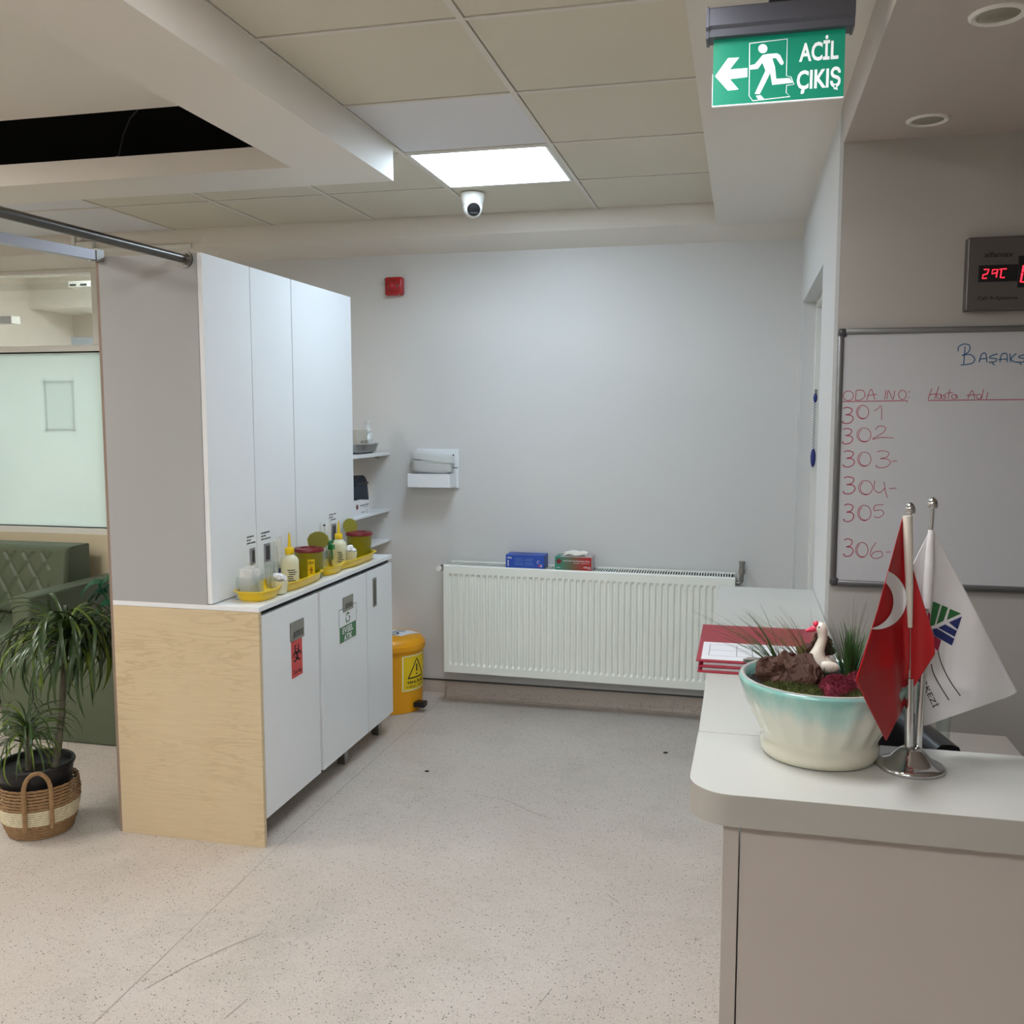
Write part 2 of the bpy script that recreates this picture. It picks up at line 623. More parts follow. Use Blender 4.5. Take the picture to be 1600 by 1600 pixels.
def put_text(mb, body, f, bold=0.0):
    """f maps (u,v) in 0..1 to 3D"""
    vs, fs = text2d(body, bold)
    mb.raw([f(u, v) for u, v in vs], fs)
    return mb


def smooth_line(pts, k=6):
    if len(pts) < 3:
        return pts
    P = [pts[0]] + list(pts) + [pts[-1]]
    out = []
    for i in range(1, len(P) - 2):
        for j in range(k):
            t = j / k
            q = []
            for d in range(2):
                p0, p1, p2, p3 = (P[i - 1][d], P[i][d], P[i + 1][d], P[i + 2][d])
                q.append(.5 * (2 * p1 + (p2 - p0) * t + (2 * p0 - 5 * p1 + 4 * p2 - p3) * t * t + (3 * p1 - p0 - 3 * p2 + p3) * t ** 3))
            out.append(tuple(q))
    out.append(tuple(pts[-1]))
    return out


def ribbon(mb, pts, wdt, f, smooth=True, closed=False):
    """2D stroke of a width, mapped to 3D by f"""
    p = smooth_line(pts) if smooth else list(pts)
    if closed:
        p = p + [p[0]]
    L, R_ = [], []
    for i in range(len(p)):
        a, b = p[max(i - 1, 0)], p[min(i + 1, len(p) - 1)]
        dx, dy = b[0] - a[0], b[1] - a[1]
        n = math.hypot(dx, dy) or 1
        nx, ny = -dy / n * wdt / 2, dx / n * wdt / 2
        L.append(f(p[i][0] + nx, p[i][1] + ny))
        R_.append(f(p[i][0] - nx, p[i][1] - ny))
    n = len(p)
    mb.raw(L + R_, [(i, i + 1, n + i + 1, n + i) for i in range(n - 1)])
    return mb


def circ(cx, cy, r, n=20, a0=0, a1=2 * math.pi, ry=None):
    return [(cx + r * math.cos(a0 + (a1 - a0) * i / n), cy + (ry or r) * math.sin(a0 + (a1 - a0) * i / n)) for i in range(n + 1)]


def biohazard(mb, f, cx, cy, r):
    for k in range(3):
        a = math.pi / 2 + k * 2 * math.pi / 3
        x, y = cx + .5 * r * math.cos(a), cy + .5 * r * math.sin(a)
        ribbon(mb, circ(x, y, .4 * r, 18, a + .5, a + 2 * math.pi - .5), .17 * r, f, False)
    ribbon(mb, circ(cx, cy, .46 * r, 18), .1 * r, f, False)
    ribbon(mb, circ(cx, cy, .12 * r, 8), .1 * r, f, False)


def recycle(mb, f, cx, cy, r):
    for k in range(3):
        a = math.pi / 2 + k * 2 * math.pi / 3
        P = lambda t, q: (cx + r * q * math.cos(a + t), cy + r * q * math.sin(a + t))
        ribbon(mb, [P(-.75, .8), P(-.25, .78), P(.25, .78), P(.5, .7)], .3 * r, f, False)
        mb.poly([f(*P(.42, 1.05)), f(*P(.5, .35)), f(*P(1.05, .66))])


def copy_tree(o, loc, label=None):
    c = o.copy()
    C.objects.link(c)
    c.location = loc
    if label:
        c['label'] = label
    for ch in o.children:
        d = ch.copy()
        C.objects.link(d)
        d.parent = c
        for g in ch.children:
            e = g.copy()
            C.objects.link(e)
            e.parent = d
    return c

# ================================================================== THE SETTING
ZC = 2.636          # tile ceiling
YB = 5.10           # back wall
XR = .27            # right wall
YP = 3.07           # reception wall
X0, X1, Y0 = -6.6, 3.0, -3.2

# floor with a welded sheet seam
fl = struct(MB().box(X0, Y0, -.06, X1, 8.6, 0).build('floor', M_FLOOR))
sm = MB()
pts = [(-1.63, -1.0), (-1.63, 2.05), (-1.648, 3.1), (-1.637, 3.95), (-1.62, 4.98)]
for a, b in zip(pts, pts[1:]):
    sm.raw([(a[0] - .002, a[1], .0006), (a[0] + .002, a[1], .0006), (b[0] + .002, b[1], .0006), (b[0] - .002, b[1], .0006)], [(0, 1, 2, 3)])
sm.build('weld_seam', M_SEAM, fl)
for pl_ in ([(225, 1546), (300, 1505), (360, 1478), (411, 1458)], [(318, 1328), (334, 1318)], [(350, 1592), (386, 1562)], [(840, 1572), (862, 1545)], [(735, 1240), (790, 1250), (830, 1268), (862, 1280)], [(948, 1396), (968, 1412)]):
    sm = MB()
    P_ = smooth_line(pl_) if False else pl_
    W_ = [at(x, y, 'z', .0007) for x, y in P_]
    n_ = len(W_)
    for a_, b_ in zip(W_, W_[1:]):
        d_ = (b_ - a_).normalized()
        s_ = Vector((-d_.y, d_.x, 0)) * .0011
        sm.raw([a_ - s_, a_ + s_, b_ + s_, b_ - s_], [(0, 1, 2, 3)])
    sm.build('scratch', pm('floor_scratch', (138, 128, 119), .6, var=.15, scale=40), fl)

# back wall, solid part
struct(MB().box(-3.78, YB, 0, XR + .6, YB + .15, 2.9).build('wall_back', M_WALL))
struct(MB().box(X0, YB, 0, -3.78, YB + .15, .862).build('wall_knee', M_CREAM))
struct(MB().box(X0, YB, 2.475, -3.78, YB + .15, 2.9).build('wall_lintel', M_BEIGE))
# coved vinyl skirting, two lengths
bb = sempty('baseboard_back', (-1.6, YB, 0))
for a, b in ((-3.7, -1.612), (-1.609, -.335), (-.332, XR)):
    m = MB()
    prof = [(YB, 0), (YB - .035, 0), (YB - .018, .008), (YB - .009, .022), (YB - .006, .09), (YB, .094)]
    m.loft([[Vector((x, p[0], p[1])) for p in prof] for x in (a, b)])
    m.build('skirting', M_FLOOR, bb)
m = MB().box(-3.7, YB - .008, .094, XR, YB, .1)
m.build('cap_strip', M_CAPG, bb)

# glazed partition in the back wall
w1 = sempty('window_1', (-4.6, YB, .862))
MB().box(X0, YB + .01, .862, -3.78, YB + .09, .9, .003).build('bottom_rail', M_FRAMEW, w1)
MB().box(X0, YB + .01, 1.985, -3.78, YB + .09, 2.022, .003).build('middle_rail', M_FRAMEW, w1)
MB().box(-3.832, YB + .008, 2.022, -3.78, YB + .092, 2.475, .003).build('jamb', M_FRAMEW, w1)
MB().box(X0, YB + .008, 2.45, -3.832, YB + .092, 2.475, .003).build('top_rail', M_FRAMEW, w1)
MB().box(X0, YB + .03, .9, -3.78, YB + .05, .905).box(X0, YB + .03, 1.978, -3.78, YB + .05, 1.985).build('gasket', M_BLACKM, w1)
MB().box(X0, YB + .042, .905, -3.78, YB + .05, 1.978).build('frosted_pane', M_FROST, w1)
MB().box(X0, YB + .042, 2.022, -3.832, YB + .05, 2.45).build('clear_pane', M_GLASS, w1)

# right wall with a door opening, reception wall, outer shell
DY0, DY1, DZ = 3.72, 4.92, 2.145
wr = sempty('wall_right', (XR, 4, 0))
MB().box(XR, YP + .12, 0, XR + .12, DY0, 2.9).build('wall_pier', M_WALL, wr)
MB().box(XR, DY1, 0, XR + .12, YB, 2.9).build('wall_pier', M_WALL, wr)
MB().box(XR, DY0, DZ, XR + .12, DY1, 2.9).build('wall_head', M_WALL, wr)
d1 = sempty('door_1', (XR + .1, 4.3, 0))
MB().box(XR + .06, DY1 - .03, 0, XR + .1, DY1, DZ - .03, .003).build('jamb', M_FRAMEW, d1)
MB().box(XR + .06, DY0, 0, XR + .1, DY0 + .03, DZ - .03, .003).build('jamb', M_FRAMEW, d1)
MB().box(XR + .06, DY0, DZ - .03, XR + .1, DY1, DZ, .003).build('head', M_FRAMEW, d1)
lf = MB().box(XR + .085, DY0 + .032, .01, XR + .12, DY1 - .032, DZ - .032, .002).build('door_leaf', M_DOORG, d1)
MB().box(XR + .082, 4.70, 1.0, XR + .085, 4.74, 1.22).build('lock_plate', M_STEEL, lf)
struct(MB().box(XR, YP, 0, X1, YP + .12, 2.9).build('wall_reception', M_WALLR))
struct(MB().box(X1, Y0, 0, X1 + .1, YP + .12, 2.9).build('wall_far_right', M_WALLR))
struct(MB().box(X0 - .1, Y0, 0, X0, 8.6, 3.2).build('wall_left', M_BEIGE))
struct(MB().box(X0, Y0 - .1, 0, X1, Y0, 2.9).build('wall_front', M_WALL))

# ceiling: near-black deck for the plenum's shade, grid bars, tiles
ce = sempty('ceiling', (-1, 3, ZC))
MB().box(-1.66, Y0, ZC + .05, XR + .12, YB, ZC + .08).box(X0, 3.62, ZC + .05, -1.66, YB, ZC + .08).build('plenum_shade_deck', M_PLENUM, ce)
GX, GY, T = -1.3477, 2.537, .6
t_me = None
for i in range(-8, 2):
    for j in range(-8, 4):
        x, y = GX + i * T, GY + j * T
        if i == 0 and j == 2:
            continue
        y0 = y
        if i < 0:
            if y + T < 3.65:
                continue
            y0 = max(y, 3.60)
        nw = (i, j) in ((0, 1), (-4, 2), (-4, 3), (-5, 2), (-5, 3), (-6, 3), (-6, 2), (-4, 1), (-5, 1))
        if (i, j) in ((1, -2), (0, -6), (1, -6)):
            continue
        MB().box(x + .0125, y0 + .0125, ZC + .003, x + T - .0125, y + T - .0125, ZC + .018).build('ceiling_tile', M_TILEW if nw else M_TILE, ce)
for i in range(-8, 2):
    x = GX + i * T
    y0 = 3.6 if i < 0 else (Y0 if i >= 0 else 0)
    MB().box(x - .0095, y0, ZC - .001, x + .0095, 4.937, ZC + .03).build('grid_bar', M_TBAR, ce)
for j in range(-8, 4):
    y = GY + j * T
    MB().box((GX if y < 3.6 else X0), y - .0085, ZC, -.15, y + .0085, ZC + .03).build('grid_bar', M_TBAR, ce)

# left bulkhead, an L round a raised ceiling; its far run has a low lip below an open void
tr = sempty('trim_1', (-1.49, 1, 2.505))
MB().box(-1.638, Y0, 2.505, -1.345, 3.622, 2.70).build('bulkhead_beam', M_SOFFIT, tr)
MB().box(X0, 3.34, 2.505, -1.638, 3.622, 2.587).build('bulkhead_beam', M_SOFFIT, tr)
MB().box(X0, 3.60, 2.587, -1.638, 3.622, 3.2).box(X0, 3.18, 3.17, -1.6, 3.62, 3.2).box(-1.66, 3.18, 2.7, -1.638, 3.62, 3.2).build('void_shade_lining', M_PLENUM, tr)  # near-black lining paints in the shade of the open void
struct(MB().box(X0, Y0, 2.70, -1.638, 3.18, 2.715).build('ceiling_raised', M_SOFFIT))
MB().box(X0, 3.178, 2.715, -1.638, 3.182, 3.2).build('void_shade_lining', M_PLENUM, tr)  # same painted shade on the near side of the void
# back bulkhead with a sloped underside, right soffit, reception ceiling
prof = [(4.937, ZC + .06), (4.937, 2.553), (4.944, 2.538), (4.958, 2.53), (YB, 2.475), (YB, ZC + .06)]
m = MB()
m.loft([[Vector((x, p[0], p[1])) for p in prof] for x in (X0, -.15)])
struct(m.build('trim_2', M_SOFFIT, smooth=True))
prof = [(Y0, ZC + .06), (Y0, 2.531), (4.958, 2.531), (YB, 2.475), (YB, ZC + .06)]
m = MB()
m.loft([[Vector((x, p[0], p[1])) for p in prof] for x in (-.15, XR)])
struct(m.build('trim_3', M_SOFFIT))
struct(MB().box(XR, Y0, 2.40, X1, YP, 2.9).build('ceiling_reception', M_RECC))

# the room seen through the glazing
struct(MB().box(X0, 8.5, 0, -1, 8.6, 3.2).build('wall_next_room', M_BEIGE))
struct(MB().box(-1.2, YB + .15, 0, -1.1, 8.6, 3.2).build('wall_next_side', M_BEIGE))
struct(MB().box(X0, YB + .15, 2.95, -1.1, 8.6, 3.0).build('ceiling_next_room', M_BEIGE))
m = MB()
pA, pB = at(140, 436, 'z', 2.55), at(0, 402, 'z', 2.55)
struct(MB().box(X0, 5.9, 2.62, -1.2, 6.25, 2.95).build('trim_4', M_SOFFIT))
struct(MB().box(X0, 7.9, 2.6, -1.2, 8.5, 2.95).build('trim_5', M_SOFFIT))

# ------------------------------------------------------------------ ceiling lights; all panels but the one in view are added fill
def led(name, label, cx, cy, z, mat, sx=.6, sy=.6, fr=.012):
    t = thing(name, label, 'ceiling light', (cx, cy, z))
    h, k = sx / 2, sy / 2
    m = MB()
    m.box(cx - h, cy - k, z - .002, cx - h + fr, cy + k, z + .01).box(cx + h - fr, cy - k, z - .002, cx + h, cy + k, z + .01)
    m.box(cx - h + fr, cy - k, z - .002, cx + h - fr, cy - k + fr, z + .01).box(cx - h + fr, cy + k - fr, z - .002, cx + h - fr, cy + k, z + .01)
    m.build('frame', M_FRAMEW, t)
    MB().box(cx - h + fr, cy - k + fr, z + .002, cx + h - fr, cy + k - fr, z + .008).build('diffuser', mat, t)
    return t


LV = led_material('led_cool', (214, 235, 255), LED_VIEW)
LR = led_material('fill_neutral', (246, 248, 252), FILL_REST)  # unseen panels, added for light on floor, doors and other fronts
LW = led_material('fill_waiting', (252, 250, 246), FILL_WAIT)  # unseen panels, added to brighten the left side and its ceiling
LN = led_material('fill_next', (244, 249, 255), FILL_NEXT)  # unseen panels, added to brighten the room behind the glazing
led('led_panel', 'bright square LED panel lit in the tiled ceiling', GX + .3, GY + 2.5 * T, ZC, LV, .574, .574)
led('led_panel', 'unseen LED fill panel added in the tiled ceiling behind the viewer, far left one', GX + .3, GY - 5.5 * T, ZC, LR, .574, .574)
led('led_panel', 'unseen LED fill panel added in the tiled ceiling behind the viewer, far right one', GX + .9, GY - 5.5 * T, ZC, LR, .574, .574)
led('led_panel', 'unseen LED fill panel added in the tiled ceiling above the viewer, beside the soffit', GX + .9, GY - 1.5 * T, ZC, LR, .574, .574)
led('led_panel', 'unseen LED fill panel added under the raised ceiling over the waiting area', -3.9, 2.5, 2.685, LW)
led('led_panel', 'unseen LED fill panel added under the raised ceiling left of the viewer', -4.6, .9, 2.685, LW)
led('led_panel', 'unseen LED fill panel added under the raised ceiling near the left wall', -3.2, -.8, 2.685, LW)
led('led_panel', 'unseen LED fill panel added in the room behind the glazed partition', -4.6, 6.9, 2.93, LN)
led('led_panel', 'unseen LED fill panel added deep in the room behind the glazed partition', -2.6, 6.9, 2.93, LN)


def downlight(x, y, label):
    t = thing('downlight', label, 'downlight', (x, y, 2.4), 'recessed downlights over the reception')
    m = MB()
    m.lathe([(.041, -.001), (.042, -.004), (.05, -.006), (.055, -.003), (.056, 0)], (x, y, 2.4), 32)
    m.build('ring', M_FRAMEW, t, True)
    MB().lathe([(.0, -.005), (.022, -.005), (.034, -.0035), (.0415, -.001)], (x, y, 2.4), 24).build('lamp', M_LAMPOFF, t, True)


p = at(1560, 22, 'z', 2.4)
downlight(p.x, p.y, 'unlit recessed downlight nearer the top right corner, over the reception')
p = at(1450, 187, 'z', 2.4)
downlight(p.x, p.y, 'unlit recessed downlight further back, near the reception wall')

# wire dangling in the open void
a, b, c, d = (at(x, y, 'y', 3.5) for x, y in ((215, 172), (203, 185), (193, 210), (186, 240)))
tag(MB().tube([a + Vector((0, 0, .06)), a, b, c, d, d - Vector((0, 0, .02))], .003, 6).build('loose_cable', pm('grey_wire', (70, 68, 64), .5), None, True), 'thin loose cable hanging in the dark ceiling void', 'cable')

# two crumbs lying on the floor
for x, y, lab in ((667, 1206, 'dark crumb on the floor in front of the cabinets'), (1040, 1177, 'dark crumb on the floor near the counter')):
    p = at(x, y, 'z', 0)
    m = MB().sphere((p.x, p.y, .0035), .009, 10, 6, (1.2, .6, .38))
    for v_ in m.bm.verts:
        v_.co += noise.noise_vector(v_.co * 150) * .003
        v_.co.z = max(v_.co.z, 0.0001)
    tag(m.build('floor_crumb', M_BLACKM, None), lab, 'crumb')

# ================================================================== CABINETS
CX0, CX1, CXU = -2.29, -1.69, -1.873        # back, lower door face, upper door face
WT = .906                                     # worktop surface


def fx(X, off=.0006):
    """plane facing +X: (y,z) -> 3D"""
    return lambda y, z: Vector((X + off, y, z))


def fy(Y, off=.0006):
    """plane facing the viewer (-Y): (x,z) -> 3D"""
    return lambda x, z: Vector((x, Y - off, z))


def box_in(f, a0, b0, a1, b1):
    return lambda u, v: f(a0 + (a1 - a0) * u, b0 + (b1 - b0) * v)


def px(X, x, y):
    p = at(x, y, 'x', X)
    return p.y, p.z


def base_unit(label, y0, y1, d0, d1, first=False, legs=()):
    t = thing('base_cabinet', label, 'cabinet', (-1.99, (y0 + y1) / 2, 0), 'white base cabinets under the worktop')
    MB().box(CX0 + .02, y0 + (.019 if first else .001), .1, CX1 - .021, y1 - .001, .872).build('body', M_WHITE, t)
    if first:
        MB().box(CX0, y0, 0, CX1 + .002, y0 + .018, .887, .001).build('side_panel', M_WOOD, t)['label'] = 'pale wood-grain end panel'
        MB().box(CX0 - .014, y0 + .004, 0, CX0 - .002, y1, 2.16).build('back_panel', M_EDGE, t)
    for lx, ly in legs:
        MB().box(lx - .02, ly - .02, 0, lx + .02, ly + .02, .1, .002).build('leg', M_STEEL, t)
    d = MB().box(CX1 - .018, d0, .102, CX1, d1, .868, .0015).build('door', M_WHITE, t)
    return t, d


b1, dr1 = base_unit('white base cabinet with red hazard sticker and wood-grain end panel', 3.1, 3.612, 3.126, 3.6, True)
b2, dr2 = base_unit('white base cabinet with green and white recycling sticker', 3.614, 4.128, 3.628, 4.124, legs=((-1.76, 3.98), (-2.2, 3.98), (-2.2, 3.7)))
b3, dr3 = base_unit('narrow white base cabinet with upright recessed handle beside yellow bin', 4.130, 4.456, 4.133, 4.456, legs=((-1.76, 4.40), (-2.2, 4.4)))


def plate_handle(d, ya, za, yb, zb):
    m = MB().box(CX1 + .0002, ya, zb, CX1 + .004, yb, za, .0012)
    m.build('handle', M_STEEL, d)
    MB().box(CX1 + .004, ya + .025, zb + .012, CX1 + .0055, yb - .012, zb + .034, .0005).build('finger_slot', M_DARKSTEEL, d)


plate_handle(dr1, 3.345, .795, 3.462, .72)
plate_handle(dr2, 3.850, .80, 3.962, .735)
# red hazard sticker
f = fx(CX1, .0008)
ys0, ys1, zs0, zs1 = 3.352, 3.446, .572, .722
MB().box(CX1 + .0002, ys0, zs0, CX1 + .0009, ys1, zs1).build('hazard_sticker', M_STRED, dr1)
m = MB()
biohazard(m, fx(CX1, .0014), (ys0 + ys1) / 2, zs0 + .092, .042)
m.build('hazard_symbol', M_INK, dr1)
m = MB()
put_text(m, 'Tıbbi Atık', box_in(fx(CX1, .0014), ys0 + .008, zs0 + .012, ys1 - .008, zs0 + .03), .01)
m.build('hazard_lettering', M_INK, dr1)
# green and white recycling sticker
ys0, ys1, zs0, zs1 = 3.806, 3.998, .598, .752
zm = zs0 + .075
MB().box(CX1 + .0002, ys0, zs0, CX1 + .0011, ys1, zs1).build('recycling_sticker', M_PRWHITE, dr2)
m = MB().box(CX1 + .0010, ys0 + .005, zs0 + .005, CX1 + .0014, ys1 - .005, zm)
m.build('green_field', M_STGREEN, dr2)
m = MB()
fr = fx(CX1, .0018)
for a, b in (((ys0, zm), (ys0, zs1)), ((ys0, zs1), (ys1, zs1)), ((ys1, zs1), (ys1, zm))):
    ribbon(m, [a, b], .003, fr, False)
recycle(m, fr, (ys0 + ys1) / 2, zm + .030, .027)
m.build('recycling_mark', M_STGREEN, dr2)
m = MB()
put_text(m, 'EVSEL', box_in(fr, ys0 + .035, zm - .034, ys1 - .038, zm - .006), .02)
put_text(m, 'ATIK', box_in(fr, ys0 + .05, zm - .068, ys1 - .05, zm - .04), .02)
m.build('lettering', M_PRWHITE, dr2)
# upright recessed handle of the narrow door
MB().box(CX1 + .0002, 4.203, .69, CX1 + .003, 4.247, .828, .001).build('handle', M_STEEL, dr3)
MB().box(CX1 + .003, 4.212, .70, CX1 + .004, 4.236, .818).build('finger_slot', M_DARKSTEEL, dr3)

wt = thing('worktop', 'long white worktop on the base cabinets', 'worktop', (-1.99, 3.78, .887))
MB().box(CX0, 3.1, .888, CX1 + .003, 4.458, WT, .001).build('top', M_WHITE, wt)
MB().box(CX0 + .03, 3.13, .8722, CX1 - .012, 4.44, .888).build('gap_shade', M_BLACKM, wt)  # black strip painting the shade of the gap under the worktop


def upper_unit(label, y0, y1, hy0, hy1, hz0, hz1, first=False):
    t = thing('tall_cabinet', label, 'cabinet', (-2.08, (y0 + y1) / 2, WT), 'tall white cabinets on the worktop')
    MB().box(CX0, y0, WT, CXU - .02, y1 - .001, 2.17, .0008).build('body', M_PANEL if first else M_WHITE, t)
    d = MB().box(CXU - .019, y0 + .0015, WT + .004, CXU, y1 - .002, 2.17, .001).build('door', M_WHITE, t)
    MB().box(CXU + .0002, hy0, hz0, CXU + .003, hy1, hz1, .001).build('handle', M_ALU, d)
    MB().box(CXU + .0031, hy0 + .014, hz0 + .008, CXU + .0042, hy1 - .008, hz1 - .01).build('finger_slot', M_CAPG, d)
    m = MB()
    for k in range(3):
        ln = (hy1 - hy0) * (1.25, .75, 1.35)[k]
        yy = hy0 - .02
        while yy < hy0 - .02 + ln:
            q = random.uniform(.006, .013)
            ribbon(m, [(yy, hz1 + .045 - k * .0125), (yy + q, hz1 + .045 - k * .0125)], .0055, fx(CXU), False)
            yy += q + .003
    m.build('printed_note', M_INK, d)
    return t


upper_unit('nearest tall white cabinet with grey side panel and curtain rod end', 3.1, 3.44, 3.383, 3.423, 1.012, 1.078, True)
upper_unit('middle tall white cabinet between the two others', 3.442, 3.79, 3.497, 3.547, 1.005, 1.08)
upper_unit('wide tall white cabinet next to the open shelves', 3.792, 4.43, 4.150, 4.205, 1.0, 1.088)

# open shelves between the tall cabinets and the back wall
ZS = []
for k, (x, y, lab) in enumerate(((608, 706, 'upper white wall shelf holding a steel dish'), (610, 795, 'middle white wall shelf holding a dark pouch'), (610, 842, 'lowest thin white wall shelf just above the worktop'))):
    z = at(x, y, 'y', YB).z
    th = (.018, .012, .01)[k]
    ZS.append(z)
    t = thing('wall_shelf', lab, 'shelf', (-2.1, 4.77, z - th), 'open white shelves by the back wall')
    MB().box(CX0, 4.435, z - th, -1.935, YB - .001, z, .001).build('board', M_WHITE, t)
    MB().box(-2.02, YB - .012, z - th - .018, -2.0, YB - .001, z - th).box(-2.02, YB - .04, z - th - .006, -2.0, YB - .012, z - th).build('bracket', M_STEEL, t)

# ------------------------------------------------------------------ trays and their contents
def outline_tray(name, label, y0, y1, x0, x1, group):
    """shallow tray, narrow waist in the middle, wide flat rim"""
    L = y1 - y0
    cx, cyy = (x0 + x1) / 2, (y0 + y1) / 2
    t = thing(name, label, 'tray', (cx, cyy, WT), group)

    def ring(k, z, off):
        pts = []
        n = 64
        for i in range(n):
            a = 2 * math.pi * i / n
            c, s_ = math.cos(a), math.sin(a)
            # super-ellipse outline
            e = .42
            u = math.copysign(abs(c) ** e, c)
            v = math.copysign(abs(s_) ** e, s_)
            yy = cyy + u * (L / 2 + off)
            hw = (x1 - x0) / 2
            waist = 1 - .3 * math.exp(-((u + .38) / .16) ** 2)
            xx = cx + v * (hw * waist + off)
            pts.append(Vector((xx, yy, z)))
        return pts
    m = MB()
    m.loft([ring(0, WT + .0005, -.02), ring(0, WT + .006, -.014), ring(0, WT + .036, -.006), ring(0, WT + .037, .004), ring(0, WT + .0395, .004), ring(0, WT + .039, -.008), ring(0, WT + .008, -.018), ring(0, WT + .004, -.024)])
    m.build('tray_shell', M_YEL, t, True)
    return t


outline_tray('supply_tray', 'nearer yellow plastic tray carrying clear pouches and a sharps bin', 3.175, 3.735, -1.853, -1.70, 'yellow trays on the worktop')
outline_tray('supply_tray', 'further yellow plastic tray beside the open shelves', 3.775, 4.335, -1.853, -1.70, 'yellow trays on the worktop')
TZ = WT + .0042


def squeeze_bottle(label, x, y, h, r, z=TZ):
    t = thing('squeeze_bottle', label, 'bottle', (x, y, z), 'squeeze bottles on the yellow trays')
    MB().lathe([(0, 0), (r * .92, 0), (r, .004), (r, h * .72), (r * .94, h * .8), (r * .6, h * .9), (r * .42, h * .94), (r * .42, h)], (x, y, z), 28).build('bottle_body', M_LIQ, t, True)
    MB().lathe([(r * .5, h * .94), (r * .52, h * .95), (r * .52, h * 1.1), (r * .44, h * 1.13), (r * .2, h * 1.14), (r * .17, h * 1.3), (r * .08, h * 1.55), (0, h * 1.56)], (x, y, z), 20).build('nozzle_cap', M_YEL, t, True)
    m = MB()
    for k in range(6):
        a0 = -1.2 - random.uniform(0, .2)
        a1 = a0 + random.uniform(.55, .95)
        pts = [(a0 + (a1 - a0) * i / 6, z + h * .5 - k * .0085) for i in range(7)]
        ribbon(m, pts, .0036, lambda a, zz: Vector((x + (r + .0006) * math.cos(a), y + (r + .0006) * math.sin(a), zz)), False)
    m.build('printed_text', M_INK, t)
    return t


def sharps_bin(label, x, y, r, h, sticker=True, z=TZ, ang=-.35, big=1.25):
    t = thing('sharps_bin', label, 'sharps bin', (x, y, z), 'sharps bins on the yellow trays')
    MB().lathe([(0, 0), (r * .93, 0), (r * .95, .003), (r, h * .98), (r * 1.02, h)], (x, y, z), 32).build('tub', M_OLIVE, t, True)
    MB().lathe([(r * 1.03, h * .96), (r * 1.09, h * .97), (r * 1.09, h * 1.03), (r * 1.02, h * 1.09), (r * .62, h * 1.1), (r * .58, h * 1.05), (.0, h * 1.04)], (x, y, z), 32).build('lid', M_MAROON, t, True)
    MB().lathe([(0, h * 1.042), (r * .5, h * 1.045)], (x, y, z), 24).build('opening', M_BLACKM, t)
    # raised flap standing up at the back
    m = MB()
    pts = [(-.8, 0), (.8, 0), (1.0, .55), (.8, .95), (.4, 1.18), (0, 1.25), (-.4, 1.18), (-.8, .95), (-1.0, .55)]
    ca, sa = math.cos(ang), math.sin(ang)
    q = lambda o: (lambda u, v: Vector((x + u * r * .85 * big * ca - (.8 * r + o + v * r * .2) * sa, y + u * r * .85 * big * sa + (.8 * r + o + v * r * .2) * ca, z + h * 1.085 + v * r * .85)))
    m.prism(pts, q(0), q(.004))
    m.build('flap', M_OLIVE, t)
    if sticker:
        a0, a1 = -1.22, -.72
        f_ = lambda o: (lambda u, v: Vector((x + (r * .985 + o) * math.cos(a0 + (a1 - a0) * u), y + (r * .985 + o) * math.sin(a0 + (a1 - a0) * u), z + h * (.1 + .62 * v))))
        m = MB()
        for i in range(8):
            m.poly([f_(.0015)(i / 8, 0), f_(.0015)((i + 1) / 8, 0), f_(.0015)((i + 1) / 8, 1), f_(.0015)(i / 8, 1)])
        m.build('sticker', M_STYEL, t)
        m = MB()
        put_text(m, 'DİKKAT', box_in(f_(.0022), .1, .72, .92, .95), .02)
        m.build('sticker_lettering', M_INK, t)
        m = MB()
        biohazard(m, f_(.0022), .5, .36, .28)
        m.build('sticker_symbol', M_MAROON, t)
    return t


def cotton_cup(label, x, y, r=.026, h=.05, z=TZ):
    t = thing('cotton_cup', label, 'cup', (x, y, z), 'small cups of cotton on the yellow trays')
    MB().lathe([(0, 0), (r * .8, 0), (r, h), (r * .95, h), (r * .76, .003), (0, .003)], (x, y, z), 24).build('cup', M_LIQ, t, True)
    m = MB()
    for k in range(9):
        a = k * 2.4
        rr = r * .55 * math.sqrt(k / 9)
        m.sphere((x + rr * math.cos(a), y + rr * math.sin(a), z + h + .004 + random.uniform(-.004, .014)), random.uniform(.009, .014), 8, 6)
    for v in m.bm.verts:
        v.co += noise.noise_vector(v.co * 90) * .005
    m.build('cotton', M_COTTON, t, True)
    return t


Yof = lambda p_, X: at(p_, 890, 'x', X).y
squeeze_bottle('white squeeze bottle with orange-yellow nozzle on the nearer tray', -1.765, Yof(453, -1.765), .14, .036)
sharps_bin('olive sharps bin with hazard sticker on the nearer tray', -1.79, Yof(483, -1.79), .060, .115)
cotton_cup('small cup heaped with white cotton on the nearer tray', -1.735, Yof(437, -1.735), .031, .05)
squeeze_bottle('white squeeze bottle with yellow nozzle on the further tray', -1.79, Yof(530, -1.79), .132, .035)
cotton_cup('small cup of white cotton on the further tray', -1.742, Yof(549, -1.742), .028, .065)
sharps_bin('olive sharps bin without sticker on the further tray', -1.785, Yof(562, -1.785), .059, .118, False, ang=1.25, big=1.0)


